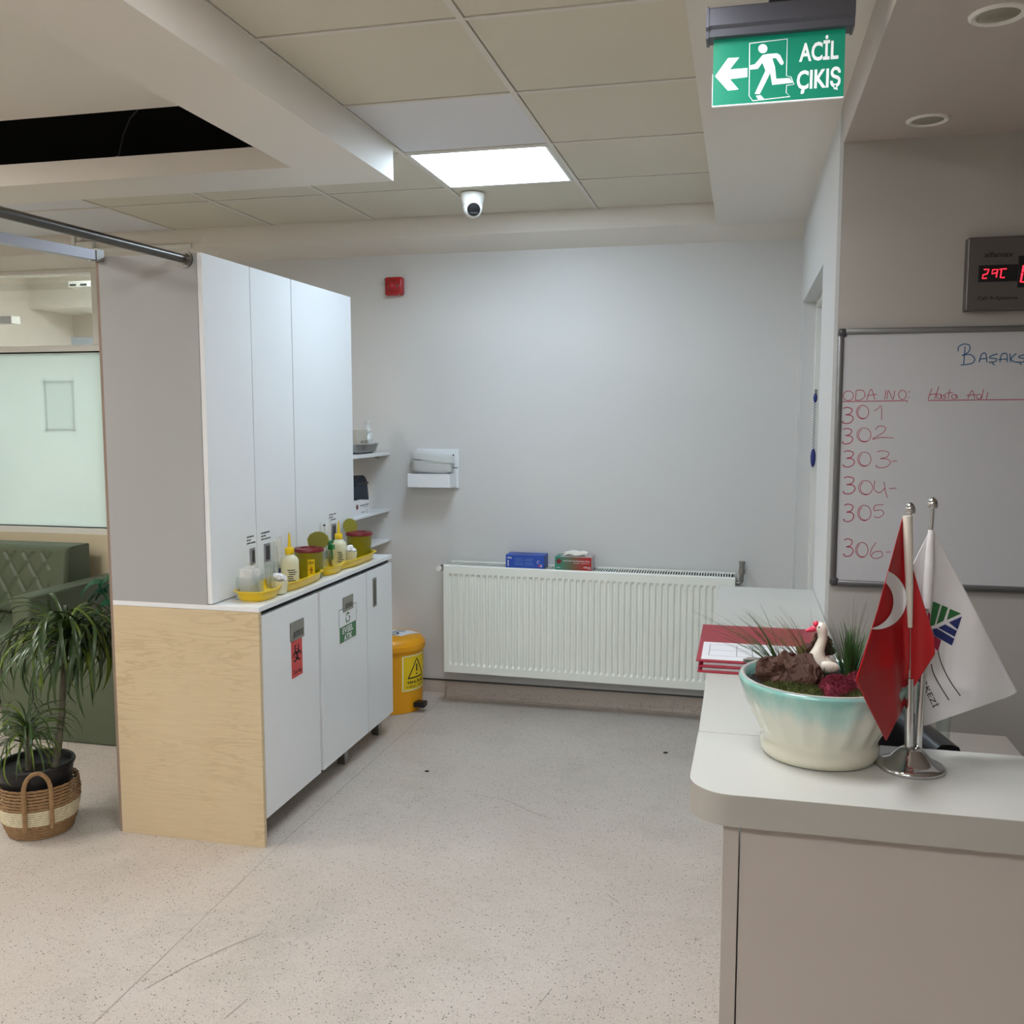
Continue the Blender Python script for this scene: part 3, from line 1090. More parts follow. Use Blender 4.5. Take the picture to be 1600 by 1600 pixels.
def pouch_box(label, x, y, n, w_, h, tilt=0.):
    """clear upright holder filled with clear-wrapped packs"""
    t = thing('pouch_holder', label, 'holder', (x, y, TZ), 'clear holders of wrapped supplies')
    m = MB()
    for (a, b, c, d) in ((-w_, -.03, -w_ + .0015, .03), (w_ - .0015, -.03, w_, .03), (-w_, -.03, w_, -.0285), (-w_, .0285, w_, .03)):
        m.box(x + b, y + a, TZ, x + d, y + c, TZ + h * .72)
    m.box(x - .03, y - w_, TZ, x + .03, y + w_, TZ + .002)
    m.build('holder', M_CLEAR, t)
    for k in range(n):
        yy = y - w_ + .01 + (2 * w_ - .02) * (k + .5) / n
        M = Matrix.Translation((x, yy, TZ + .003)) @ Matrix.Rotation(random.uniform(-.1, .1), 4, 'X') @ Matrix.Rotation(random.uniform(-.08, .08), 4, 'Y')
        m = MB()
        hh = h * random.uniform(.85, 1.08)
        g = []
        for i in range(7):
            for j in range(4):
                u, v = j / 3 - .5, i / 6
                g.append(M @ Vector((u * .044, .004 * math.sin(v * 9 + k) + .003 * math.sin(u * 14 + k), v * hh)))
        for o in (Vector((0, .002, 0)),):
            g2 = [p + o for p in g]
        fs = []
        for i in range(6):
            for j in range(3):
                q = i * 4 + j
                fs.append((q, q + 1, q + 5, q + 4))
        n_ = len(g)
        m.raw(g + g2, fs + [tuple(reversed([i + n_ for i in f__])) for f__ in fs])
        m.build('wrapped_pack', M_PACK, t, True)
    return t


pouch_box('clear holder with upright wrapped packs at the near end of the tray', -1.80, Yof(390, -1.80), 7, .05, .115)
pouch_box('clear holder with wrapped packs behind the green strap', -1.82, Yof(499, -1.82), 5, .026, .12)
# yellow dots on the wrapped packs are printed labels
BKY = Yof(425, -1.825)
t = thing('measuring_beaker', 'clear ribbed beaker with blue-tipped items against the cabinet doors', 'beaker', (-1.825, BKY, TZ))
MB().lathe([(0, 0), (.026, 0), (.03, .1), (.0285, .1), (.0245, .003), (0, .003)], (-1.825, BKY, TZ), 24).build('beaker', M_CLEAR, t, True)
m = MB()
for k in range(5):
    m.tube([(-1.825 + .018 * math.cos(k * 1.3), BKY + .018 * math.sin(k * 1.3), TZ + .004), (-1.825 + .024 * math.cos(k * 1.3), BKY + .024 * math.sin(k * 1.3), TZ + .075)], .004, 8)
m.build('item_shafts', M_PAPER, t, True)
MB().box(-1.805, BKY + .015, TZ + .05, -1.797, BKY + .027, TZ + .075, .001).build('blue_tip', M_BLUEFOB, t)


def swab_bundle(label, x, y, n, h, lean, dark=False):
    t = thing('wrapped_stick_bundle', label, 'wrapped sticks', (x, y, TZ), 'bundles of wrapped sticks')
    MB().lathe([(0, 0), (.02, 0), (.023, h * .45), (.0215, h * .45), (.0185, .003), (0, .003)], (x, y, TZ), 20).build('cup', M_CLEAR, t, True)
    for k in range(n):
        a = k * 2.4
        b0 = Vector((x + .009 * math.cos(a), y + .009 * math.sin(a), TZ + .004))
        b1_ = b0 + Vector((.010 * math.cos(a), .010 * math.sin(a) + lean, h * random.uniform(.9, 1.05)))
        m = MB().tube([b0, b1_], .0055, 6, flat=.45)
        m.build('wrapped_stick', M_PACK if not (dark and k == 1) else M_INK, t)
    return t


swab_bundle('bundle of white wrapped sticks leaning on the middle cabinet', -1.845, Yof(436, -1.845), 7, .185, -.02)
swab_bundle('bundle of white wrapped sticks beside the green strap', -1.845, Yof(512, -1.845), 6, .2, -.01, True)
# green tourniquet strap draped over the holder
SYo = Yof(503, -1.82) - 3.85
t = thing('tourniquet_strap', 'green tourniquet strap draped over the clear holder', 'strap', (-1.81, 3.85 + SYo, TZ))
o_ = Vector((0, SYo, 0))
m = MB()
m.tube([o_ + Vector(q) for q in ((-1.80, 3.80, 1.035), (-1.80, 3.812, 1.052), (-1.79, 3.84, 1.048), (-1.783, 3.862, 1.03), (-1.778, 3.866, .99), (-1.775, 3.868, .955))], [.008, .014, .016, .015, .013, .01], 8, flat=.35)
m.build('strap', M_GREENBAND, t, True)
MB().tube([o_ + Vector(q) for q in ((-1.785, 3.85, 1.03), (-1.783, 3.875, 1.034), (-1.79, 3.895, 1.026))], .013, 8, flat=.4).build('strap_end', M_GREENBAND, t, True)
MB().box(-1.79, 3.85 + SYo, 1.0, -1.766, 3.875 + SYo, 1.022, .003).build('buckle', M_GREENBAND, t)

# ------------------------------------------------------------------ things on the open shelves
z1, z2 = ZS[0], ZS[1]
t = thing('steel_dish', 'shallow steel dish on the upper wall shelf', 'dish', (-2.045, 4.85, z1))


def dish_ring(r, z):
    return [Vector((-2.045 + (.10 + r) * math.copysign(abs(math.cos(a)) ** .5, math.cos(a)), 4.85 + (.16 + r) * math.copysign(abs(math.sin(a)) ** .5, math.sin(a)), z1 + z)) for a in [2 * math.pi * i / 48 for i in range(48)]]


MB().loft([dish_ring(-.03, 0), dish_ring(-.012, .01), dish_ring(0, .048), dish_ring(.006, .05), dish_ring(.004, .052), dish_ring(-.004, .05), dish_ring(-.016, .012), dish_ring(-.034, .003)]).build('dish', M_BINBAG, t, True)
t = thing('dressing_box', 'pale dressing box standing in the steel dish', 'box', (-2.02, 4.82, z1 + .004))
MB().box(-2.06, 4.745, z1 + .004, -1.985, 4.895, z1 + .13, .002).build('carton', pm('pale_card', (206, 198, 184), .6), t)
m = MB()
put_text(m, 'BOX 100', box_in(fx(-1.985), 4.80, z1 + .056, 4.885, z1 + .07), .01)
m.build('printed_text', M_INK, t)
bagM = M_PACK
for k, (bx, by, bz, hh, rr, lab) in enumerate(((-2.0, 4.945, z1 + .005, .17, -.8, 'crumpled clear plastic bag at the right end of the steel dish'), (-2.10, 4.84, z1 + .005, .235, -1.5, 'white wrapped packet propped up behind the dressing box'))):
    m = MB()
    g = []
    for i in range(10):
        for j in range(12):
            a = 2 * math.pi * j / 12
            v = i / 9
            r = (.038 if k == 0 else .05) * (1 - .55 * v ** 1.5)
            p_ = Vector((bx + r * math.cos(a) * .8, by + r * math.sin(a) + .02 * v * rr, bz + v * hh))
            if 0 < i:
                p_ += noise.noise_vector(p_ * 38 + Vector((k * 9, 0, 0))) * .014
            g.append(p_)
    m.loft([g[i * 12:(i + 1) * 12] for i in range(10)])
    tag(m.build('plastic_bag' if k == 0 else 'wrapped_packet', bagM if k == 0 else M_PAPER, None, False), lab, 'bag' if k == 0 else 'packet')
t = thing('dark_pouch', 'slate grey zip pouch standing on the middle wall shelf', 'pouch', (-2.07, 4.885, z2))
pr = at(587, 792, 'z', z2)
yr = 4.93
M_ = Matrix.Identity(4)
m = MB()
rg = []
for v, wd, dp in ((0, 1, 1), (.06, 1.02, 1.05), (.5, .98, .98), (.86, .95, .85), (.93, .95, .7), (1.0, .9, .5)):
    ring = []
    for i in range(28):
        a = 2 * math.pi * i / 28
        c_, s_ = math.cos(a), math.sin(a)
        ring.append(Vector((-2.07 + .055 * dp * math.copysign(abs(c_) ** .5, c_), 4.885 + .125 * wd * math.copysign(abs(s_) ** .4, s_), z2 + v * .195)))
    rg.append(ring)
m.loft(rg)
m.build('pouch_body', M_NAVY, t, True)
MB().box(-2.0225, 4.79, z2 + .15, -2.018, 4.98, z2 + .162, .001).build('zip_strip', M_BLACK, t)
t = thing('glove_box', 'white glove carton with small print on the middle wall shelf', 'box', (-1.98, 4.70, z2))
gx = -1.952
MB().box(gx - .055, 4.58, z2, gx, 4.825, z2 + .075, .001).build('carton', M_PRWHITE, t)
m = MB()
put_text(m, 'Examination Gloves', box_in(fx(gx), 4.70, z2 + .05, 4.815, z2 + .059), .01)
put_text(m, 'powder free', box_in(fx(gx), 4.74, z2 + .039, 4.81, z2 + .046), 0)
put_text(m, '100 pcs', box_in(fx(gx), 4.71, z2 + .012, 4.77, z2 + .021), .01)
ribbon(m, circ(4.795, z2 + .017, .009, 16), .0015, fx(gx), False)
m.build('printed_text', M_INK, t)
m = MB()
m.poly([fx(gx, .0008)(*q) for q in circ(4.655, z2 + .05, .014, 20)[:-1]])
m.build('round_mark', M_MAROON, t)

# ------------------------------------------------------------------ curtain rod and square rail fixed to the cabinet side
a = at(290, 405, 'y', 3.1)
b = at(0, 331, 'z', a.z)
dv = (b - a).normalized()
e = a + dv * 3.2
t = thing('curtain_rod', 'round dark steel curtain rod fixed to the cabinet side', 'curtain rod', (a.x, a.y, a.z))
MB().cyl(a + dv * .004, e, .0155, n=20).build('rod', M_DARKSTEEL, t, True)
m = MB()
m.cyl(a + dv * .0002, a + dv * .008, .031, n=28).cyl(a + dv * .008, a + dv * .02, .02, n=24)
m.build('flange', M_STEEL, t, True)
MB().cyl((e.x, e.y, e.z), (e.x, e.y, 2.69), .008).build('hanger', M_STEEL, t)
a = at(157, 401, 'y', 3.1) + Vector((0, 0, 0))
b = at(0, 372, 'z', a.z)
dv = (b - a).normalized()
sd = Vector((-dv.y, dv.x, 0))
e = a + dv * 3.2
t = thing('square_rail', 'square silver rail fixed to the cabinet corner', 'rail', (a.x, a.y, a.z))


def bar(p, q, hw, hh):
    m = MB()
    m.loft([[c_ + sd * s1 * hw + Vector((0, 0, s2 * hh)) for s1, s2 in ((-1, -1), (1, -1), (1, 1), (-1, 1))] for c_ in (p, q)])
    return m


bar(a + dv * .03, e, .016, .017).build('rail', M_ALU, t)
bar(a + dv * .002, a + dv * .034, .020, .020).build('bracket', M_STEEL, t)
MB().cyl((e.x, e.y, e.z), (e.x, e.y, 2.69), .008).build('hanger', M_STEEL, t)

# ------------------------------------------------------------------ yellow pedal bin
bx, by, br = -1.845, 4.855, .172
t = thing('pedal_bin', 'yellow pedal bin with warning label between cabinets and back wall', 'bin', (bx, by, 0))
MB().lathe([(0, 0), (br * .94, 0), (br * .96, .004), (br, .34), (br, .35)], (bx, by, 0), 48).build('tub', M_YELBIN, t, True)
ld = MB().lathe([(br * 1.01, .335), (br * 1.06, .338), (br * 1.07, .352), (br * 1.06, .368), (br * 1.02, .372), (br * 1.0, .384), (br * .9, .402), (br * .6, .414), (0, .418)], (bx, by, 0), 48).build('lid', M_YELBIN, t, True)
m = MB()
q_ = [(-1.88, 4.78), (-1.76, 4.78), (-1.70, 4.92), (-1.86, 4.92)]


def lidz(x, y):
    r = math.hypot(x - bx, y - by) / br
    pr_ = [(0, .418), (.6, .414), (.9, .402), (1.0, .384), (1.02, .372)]
    for (r0, a0), (r1, a1) in zip(pr_, pr_[1:]):
        if r <= r1:
            return a0 + (a1 - a0) * (r - r0) / (r1 - r0)
    return .372


vs, fs = [], []
for i in range(9):
    for j in range(9):
        u, v = i / 8, j / 8
        x = (q_[0][0] * (1 - u) + q_[1][0] * u) * (1 - v) + (q_[3][0] * (1 - u) + q_[2][0] * u) * v
        y = q_[0][1] * (1 - v) + q_[2][1] * v
        vs.append(Vector((x, y, lidz(x, y) + .0022)))
for i in range(8):
    for j in range(8):
        k = i * 9 + j
        fs.append((k, k + 9, k + 10, k + 1))
m.raw(vs, fs).build('lid_label', M_PAPER, ld)
m = MB()
g = lambda x, y: Vector((x, y, lidz(x, y) + .0035))
ribbon(m, circ(-1.815, 4.815, .022, 20), .012, g, False)
for k in range(3):
    ribbon(m, [(-1.83, 4.862 + k * .018), (-1.775, 4.862 + k * .018)], .006, g, False)
m.build('label_print', M_INK, ld)
# label wrapped round the tub
A0, A1 = -.92, .25
fl_ = lambda o: (lambda u, v: Vector((bx + (br * (.96 + .04 * (.12 + .215 * v) / .34) + o) * math.cos(A0 + (A1 - A0) * u), by + (br * (.96 + .04 * (.12 + .215 * v) / .34) + o) * math.sin(A0 + (A1 - A0) * u), .12 + .2 * v)))
m = MB()
for i in range(16):
    m.poly([fl_(.001)(i / 16, 0), fl_(.001)((i + 1) / 16, 0), fl_(.001)((i + 1) / 16, 1), fl_(.001)(i / 16, 1)])
m.build('warning_label', M_STYEL, t)
m = MB()
fr = fl_(.0018)
rim = [(.04 + .92 * i / 20, .03) for i in range(21)] + [(.96, .97)] + [(.96 - .92 * i / 20, .97) for i in range(21)] + [(.04, .03)]
ribbon(m, rim, .022, fr, False)
m.build('label_border', M_PRWHITE, t)
m = MB()
ribbon(m, [(.2 + .6 * i / 10, .36) for i in range(11)] + [(.8 - .3 * i / 8, .36 + .52 * i / 8) for i in range(1, 9)] + [(.5 - .3 * i / 8, .88 - .52 * i / 8) for i in range(1, 9)] + [(.24, .36)], .035, fr, False)
ribbon(m, [(.5, .72), (.5, .52)], .05, fr, False)
ribbon(m, [(.5, .47), (.5, .43)], .05, fr, False)
put_text(m, 'TEHLİKELİ', box_in(fr, .16, .2, .86, .3), .03)
put_text(m, 'TIBBİ ATIK', box_in(fr, .12, .09, .9, .17), 0)
m.build('label_print', M_INK, t)
m = MB()
m.box(bx + .1, by - .075, .03, bx + .165, by - .045, .05, .004).box(bx + .15, by - .09, .028, bx + .215, by - .03, .058, .008)
m.build('pedal', M_BLACK, t)

# ================================================================== BACK WALL FITTINGS
# radiator: hung from its left top corner, a hair lower at the right end
RX0, RX1, RZ0, RZ1, RF = -1.570, -.022, .189, .785, 4.938
t = thing('radiator', 'long white ribbed panel radiator on the back wall', 'radiator', (RX0, RF + .075, 0))
SL = -.010
zz = lambda x, z: z + SL * (x - RX0) / (RX1 - RX0)
NR = 47
pitch = (RX1 - RX0 - .04) / NR
cols = [(RX0, 0), (RX0 + .02, 0)]
for k in range(NR):
    x = RX0 + .02 + k * pitch
    cols += [(x + pitch * .12, 0), (x + pitch * .3, 1), (x + pitch * .62, 1), (x + pitch * .8, 0)]
cols += [(RX1 - .02, 0), (RX1, 0)]
rows = [(RZ0, 0), (RZ0 + .04, 0), (RZ0 + .055, 1), (RZ1 - .06, 1), (RZ1 - .045, 0), (RZ1 - .006, 0), (RZ1, -.6)]
vs, fs = [], []
for z, d in rows:
    for x, c_ in cols:
        vs.append(Vector((x, RF + (c_ * d * .009 if d > 0 else -d * .006), zz(x, z))))
n = len(cols)
for i in range(len(rows) - 1):
    for j in range(n - 1):
        fs.append((i * n + j, i * n + j + 1, (i + 1) * n + j + 1, (i + 1) * n + j))
MB().raw(vs, fs).build('ribbed_front', M_RADI, t)
m = MB()
for x0, x1 in ((RX0 - .003, RX0 + .0), (RX1, RX1 + .003)):
    m.loft([[Vector((x0, RF + .001, zz(x0, z))), Vector((x1, RF + .001, zz(x1, z))), Vector((x1, RF + .150, zz(x1, z))), Vector((x0, RF + .150, zz(x0, z)))] for z in (RZ0, RZ1)])
m.loft([[Vector((x, y, zz(x, RZ0 + q))) for y, q in ((RF + .147, 0), (RF + .150, 0), (RF + .150, .6), (RF + .147, .6))] for x in (RX0, RX1)])
m.build('side_panel', M_RADI, t)
m = MB()
for y0, y1 in ((RF + .004, RF + .016), (RF + .138, RF + .150)):
    m.loft([[Vector((x, y, zz(x, z))) for y, z in ((y0, RZ1 - .004), (y1, RZ1 - .004), (y1, RZ1 + .001), (y0, RZ1 + .001))] for x in (RX0, RX1)])
k = 0
x = RX0 + .012
while x < RX1 - .012:
    z = zz(x, RZ1)
    m.box(x, RF + .016, z - .003, x + .006, RF + .138, z)
    x += .0135
MB().loft([[Vector((x, y, zz(x, z))) for y, z in ((RF + .017, RZ0 + .02), (RF + .137, RZ0 + .02), (RF + .137, RZ1 - .0055), (RF + .017, RZ1 - .0055))] for x in (RX0 + .01, RX1 - .01)]).build('grille_shade_core', M_BLACKM, t)  # black block put close below the bars so the slots read as shaded
g_ = m.build('top_grille', M_RADI, t)
g_['kind'] = 'stuff'
v = thing('radiator_valve', 'white thermostat knob at the left end of the radiator', 'valve', (RX0 - .03, RF + .075, .755))
MB().cyl((RX0 - .004, RF + .075, .755), (RX0 - .03, RF + .075, .755), .009).cyl((RX0 - .03, RF + .075, .742), (RX0 - .03, RF + .075, .775), .011).cyl((RX0 - .03, RF + .038, .760), (RX0 - .03, RF + .161, .760), .008).build('valve_body', M_STEEL, v, True)
MB().lathe([(.006, 0), (.013, .002), (.016, .01), (.016, .026), (.013, .031), (0, .032)], (0, 0, 0), 20, M=Matrix.Translation((RX0 - .034, RF + .04, .760)) @ Matrix.Rotation(math.pi / 2, 4, 'X')).build('knob', M_FRAMEW, v, True)
v = thing('radiator_pipe', 'grey metal elbow pipe at the right end of the radiator', 'pipe', (RX1 + .03, RF + .075, .74))
MB().tube([(RX1 + .004, RF + .075, .735), (RX1 + .024, RF + .075, .736), (RX1 + .033, RF + .075, .748), (RX1 + .034, RF + .075, .79)], .011, 14).build('elbow', M_STEEL, v, True)
MB().cyl((RX1 + .034, RF + .075, .785), (RX1 + .034, RF + .075, .812), .017, n=6).cyl((RX1 + .034, RF + .075, .812), (RX1 + .034, RF + .075, .84), .014, n=16).cyl((RX1 + .034, RF + .075, .84), (RX1 + .034, RF + .075, .85), .017, n=6).cyl((RX1 + .034, RF + .085, .83), (RX1 + .034, RF + .161, .83), .01).build('union_nut', M_STEEL, v, True)

# glove boxes on the radiator
gz = zz(-1.13, RZ1) + .0012
g1 = at(791, 886, 'z', gz)
g2 = at(851, 888, 'z', gz)
t = thing('glove_box', 'blue glove carton on top of the radiator', 'box', ((g1.x + g2.x) / 2, RF + .06, gz))
hh = .07
MB().box(g1.x, RF + .004, gz, g2.x, RF + .112, gz + hh, .0012).build('carton', M_BLUEBOX, t)
m = MB()
ft = lambda x, y: Vector((x, y, gz + hh + .0006))
cx = (g1.x + g2.x) / 2
m.poly([ft(cx - .02 + p_[0], RF + .06 + p_[1]) for p_ in circ(0, 0, .058, 24, ry=.02)[:-1]])
m.build('tear_opening', M_BLUEBOXD, t)
m = MB()
f = fy(RF + .004, .0006)
put_text(m, 'reflex', box_in(f, g1.x + .008, gz + .05, g1.x + .035, gz + .06), .02)
put_text(m, 'S', box_in(f, g2.x - .02, gz + .008, g2.x - .01, gz + .022), .02)
ribbon(m, circ(g2.x - .03, gz + .034, .007, 14, .6, 5.2), .002, f, False)
for k in range(3):
    ribbon(m, [(g1.x + .014, gz + .01 + k * .011), (g1.x + .014, gz + .018 + k * .011)], .006, f, False)
m.build('white_print', M_PRWHITE, t)
m = MB()
for r_ in range(2):
    for c_ in range(2):
        for k in range(4):
            z = gz + .052 - r_ * .022 - k * .0045
            ribbon(m, [(g1.x + .05 + c_ * .055, z), (g1.x + .05 + c_ * .055 + random.uniform(.04, .05), z)], .002, f, False)
m.build('pale_print', pm('pale_blue_print', (92, 128, 200), .5), t)
MB().raw([f(*q) for q in ((g2.x - .03, gz + .01), (g2.x - .02, gz + .01), (g2.x - .02, gz + .02), (g2.x - .03, gz + .02))], [(0, 1, 2, 3)]).build('red_print', M_STRED, t)

gz = zz(-.86, RZ1) + .0012
g1 = at(868, 889, 'z', gz)
g2 = at(925, 891, 'z', gz)
t = thing('glove_box', 'green and red glove carton with a glove poking out, on the radiator', 'box', ((g1.x + g2.x) / 2, RF + .06, gz))
MB().box(g1.x, RF + .004, gz, g2.x, RF + .112, gz + hh, .0012).build('carton', M_GRADBOX, t)
MB().box(g2.x + .0001, RF + .006, gz + .001, g2.x + .0015, RF + .111, gz + hh - .001).box(g1.x + .03, RF + .006, gz + hh, g2.x - .002, RF + .11, gz + hh + .001).build('pale_faces', pm('pale_card_face', (196, 190, 188), .5), t)
m = MB()
put_text(m, 'Latex Powder Free Examination Gloves', box_in(f, g1.x + .045, gz + .046, g2.x - .008, gz + .054), .01)
put_text(m, 'lateks eldiven', box_in(f, g1.x + .1, gz + .036, g2.x - .012, gz + .041), 0)
put_text(m, 'medium', box_in(f, g1.x + .008, gz + .01, g1.x + .03, gz + .017), .01)
put_text(m, '100', box_in(f, g2.x - .04, gz + .012, g2.x - .022, gz + .022), .02)
ribbon(m, circ(g2.x - .012, gz + .014, .006, 14), .0025, f, False)
m.build('white_print', M_PRWHITE, t)
m = MB()
m.poly([fy(RF + .004, .0005)(*q) for q in circ(g1.x + .022, gz + .046, .0135, 20)[:-1]])
m.build('round_mark', M_MAROON, t)
m = MB()
for k in range(5):
    y_ = RF + .03 + k * .012
    pts = [Vector((g1.x + .045 + i * .02, y_ + .006 * math.sin(i * 1.7 + k), gz + hh + .006 + .012 * abs(math.sin(i * .9 + k * .8)) + (.012 if (i == 5 and k == 2) else 0))) for i in range(7)]
    m.tube(pts, [.004, .008, .01, .011, .01, .009, .005], 8)
m.build('glove', M_LATEX, t, True)

# wall holder with two plastic basins
t = thing('wall_holder', 'white wall-mounted holder box with back plate', 'wall holder', (-1.66, YB, 1.2))
a, b = at(651, 701, 'y', 5.09), at(717, 763, 'y', 5.09)
MB().box(a.x, 5.088, b.z, b.x, YB - .0005, a.z, .002).build('back_plate', M_WHITE, t)
fa, fb = at(637, 740, 'y', 4.97), at(703, 762, 'y', 4.97)
m = MB()
m.box(fa.x, 4.97, fb.z, fb.x, 4.975, fa.z).box(fa.x, 4.975, fb.z, fa.x + .005, 5.088, fa.z).box(fb.x - .005, 4.975, fb.z, fb.x, 5.088, fa.z).box(fa.x + .005, 4.975, fb.z, fb.x - .005, 5.088, fb.z + .004)
m.build('holder_box', M_WHITE, t)
MB().cyl((b.x - .03, 5.089, a.z - .035), (b.x - .03, 5.085, a.z - .035), .005, n=12).build('screw', M_CAPG, t)
MB().box(b.x - .045, 5.086, fb.z + .1, b.x - .003, 5.0881, fb.z + .104).build('slot', M_CAPG, t)
for k, lab in enumerate(('lower translucent plastic basin lying tilted in the wall holder', 'upper translucent plastic lid resting on the tilted basin')):
    m = MB()
    Mx = Matrix.Translation((-1.667, 5.035, fa.z + .005 + .03 * k)) @ Matrix.Rotation(.12 if k else .05, 4, 'Y')
    prof = ((.9, 0), (.97, .008), (1.0, .055), (1.05, .058), (1.05, .064), (.97, .064), (.94, .012)) if k == 0 else ((1.04, 0.035), (1.06, .036), (1.07, .06), (1.03, .072), (.9, .076), (.3, .078))
    rg = []
    for s_, z in prof:
        ring = []
        for i in range(40):
            aa = 2 * math.pi * i / 40
            ring.append(Mx @ Vector((.118 * s_ * math.copysign(abs(math.cos(aa)) ** .7, math.cos(aa)), .046 * s_ * math.copysign(abs(math.sin(aa)) ** .8, math.sin(aa)), z)))
        rg.append(ring)
    m.loft(rg)
    tag(m.build('plastic_basin' if k == 0 else 'basin_lid', M_TRANSWHITE, None, True), lab, 'basin' if k == 0 else 'lid')

# fire alarm
a, b = at(601, 433, 'y', 5.06), at(629, 461, 'y', 5.06)
t = thing('fire_alarm', 'square red fire alarm sounder on the back wall', 'fire alarm', ((a.x + b.x) / 2, YB, b.z))
MB().box(a.x, 5.055, b.z, b.x, YB - .0005, a.z, .012, 3).build('housing', M_RED, t, True)
cx, cz = (a.x + b.x) / 2 - .008, (a.z + b.z) / 2
Mx = Matrix.Translation((cx, 5.055, cz)) @ Matrix.Rotation(math.pi / 2, 4, 'X')
MB().lathe([(.03, -.001), (.03, .004), (.024, .006), (.02, .018), (.012, .024), (0, .025)], (0, 0, 0), 24, M=Mx).build('lens', M_RED, t, True)
MB().lathe([(.031, .0), (.033, .003), (.029, .0045)], (0, 0, 0), 24, M=Mx).build('lens_ring', M_MAROON, t, True)
m = MB()
for dx, dz in ((-.04, .04), (.038, .002), (.044, -.046)):
    m.cyl((cx + dx, 5.056, cz + dz), (cx + dx, 5.0535, cz + dz), .004, n=8)
m.build('screw', M_CHROME, t)

# turret security camera
p = at(736, 303, 'z', ZC)
cxx, cyy = -1.262, 4.46
t = thing('security_camera', 'white turret security camera under the ceiling tile', 'camera', (cxx, cyy, ZC))
MB().lathe([(.055, .0), (.057, -.008), (.055, -.02), (.05, -.045), (.046, -.055)], (cxx, cyy, ZC), 36).build('mount', M_FRAMEW, t, True)
MB().sphere((cxx, cyy, ZC - .062), .047, 28, 16, (1, 1, 1.12)).build('ball', M_FRAMEW, t, True)
dv = Vector((.42, -1, -.55)).normalized()
o_ = Vector((cxx, cyy, ZC - .063))
q = dv.to_track_quat('Z', 'Y').to_matrix().to_4x4()
MB().lathe([(.0, .054), (.018, .0535), (.026, .051), (.0305, .044), (.031, .03)], (0, 0, 0), 28, M=Matrix.Translation(o_) @ q).build('lens_face', M_BLACK, t, True)
MB().box(-.018, -.014, .0525, .018, -.009, .0548, M=Matrix.Translation(o_) @ q).build('lens_print', M_CAPG, t)

# white cable trunking along the bulkhead above the cabinets
tz = at(160, 391, 'y', 4.93).z
xa, xb = at(116, 380, 'y', 4.93).x, at(300, 392, 'y', 4.93).x
t = thing('cable_trunking', 'white plastic cable trunking on the bulkhead above the tall cabinets', 'trunking', (xa, 4.93, tz))
MB().box(xa, 4.92, tz - .012, xb, 4.936, tz + .012, .002).build('trunking', M_FRAMEW, t)
MB().box(xa - .012, 4.918, tz - .012, xa + .012, 4.936, 2.633, .002).build('riser', M_FRAMEW, t)
MB().box(xa + .02, 4.914, tz + .013, xa + .13, 4.936, tz + .05, .004).build('junction_box', M_FRAMEW, t)

# key on a coiled lanyard hanging at the door
t = thing('key_lanyard', 'blue key fob hanging on a coiled grey lanyard by the door', 'key fob', (XR + .07, 4.80, 1.4))
kx = XR + .066
m = MB()
pts = []
for i in range(140):
    s_ = i / 139
    a_ = s_ * 2 * math.pi * 18
    pts.append(Vector((kx - .006 + .006 * math.cos(a_), 4.80 + .006 * math.sin(a_), 1.66 - .22 * s_)))
m.tube(pts, .0014, 5)
m.build('coil', pm('grey_coil', (120, 124, 140), .4), t, True)
MB().sphere((kx - .004, 4.80, 1.68), .02, 14, 10, (.5, .9, 1.2)).build('clip', M_BLUEFOB, t, True)
MB().sphere((kx - .006, 4.80, 1.395), .045, 16, 12, (.28, .45, 1)).build('fob', M_BLUEFOB, t, True)
MB().box(kx - .008, 4.79, 1.69, kx + .004, 4.81, 1.72).build('hook', M_STEEL, t)

# ================================================================== RECEPTION WALL
f = fy(YP - .014, .0006)


def wb(x, y):
    """crop pixel of the board close-up -> photo pixel -> board surface"""
    return None


wa, wz = at(1310, 514, 'y', YP - .014), at(1299, 914, 'y', YP - .014)
BX0, BX1, BZ0, BZ1 = wa.x, wa.x + 1.2, wz.z, wa.z
t = thing('whiteboard', 'grey-framed whiteboard with handwritten room list', 'whiteboard', ((BX0 + BX1) / 2, YP, BZ0))
MB().box(BX0 + .01, YP - .014, BZ0 + .01, BX1 - .01, YP - .0005, BZ1 - .01).build('board', M_WBOARD, t)
F = .017
for (x0, z0, x1, z1_) in ((BX0 + .02, BZ1 - F, BX1 - .02, BZ1), (BX0 + .02, BZ0, BX1 - .02, BZ0 + F), (BX0, BZ0 + .02, BX0 + F, BZ1 - .02), (BX1 - F, BZ0 + .02, BX1, BZ1 - .02)):
    MB().box(x0, YP - .022, z0, x1, YP - .0005, z1_, .004).build('frame_bar', M_FRAMEG, t, True)
for x, z in ((BX0, BZ0), (BX0, BZ1 - .024), (BX1 - .024, BZ0), (BX1 - .024, BZ1 - .024)):
    MB().box(x - .001, YP - .023, z - .001, x + .025, YP - .0005, z + .025, .008, 3).build('corner_cap', M_CAPG, t, True)
fb_ = lambda x, y: at(x, y, 'y', YP - .0146)
c6 = lambda x, y: fb_(1280 + x / 5, 480 + y / 5)
c8 = lambda x, y: fb_(1240 + x / 2.5806, 340 + y / 2.5806)
m = MB()
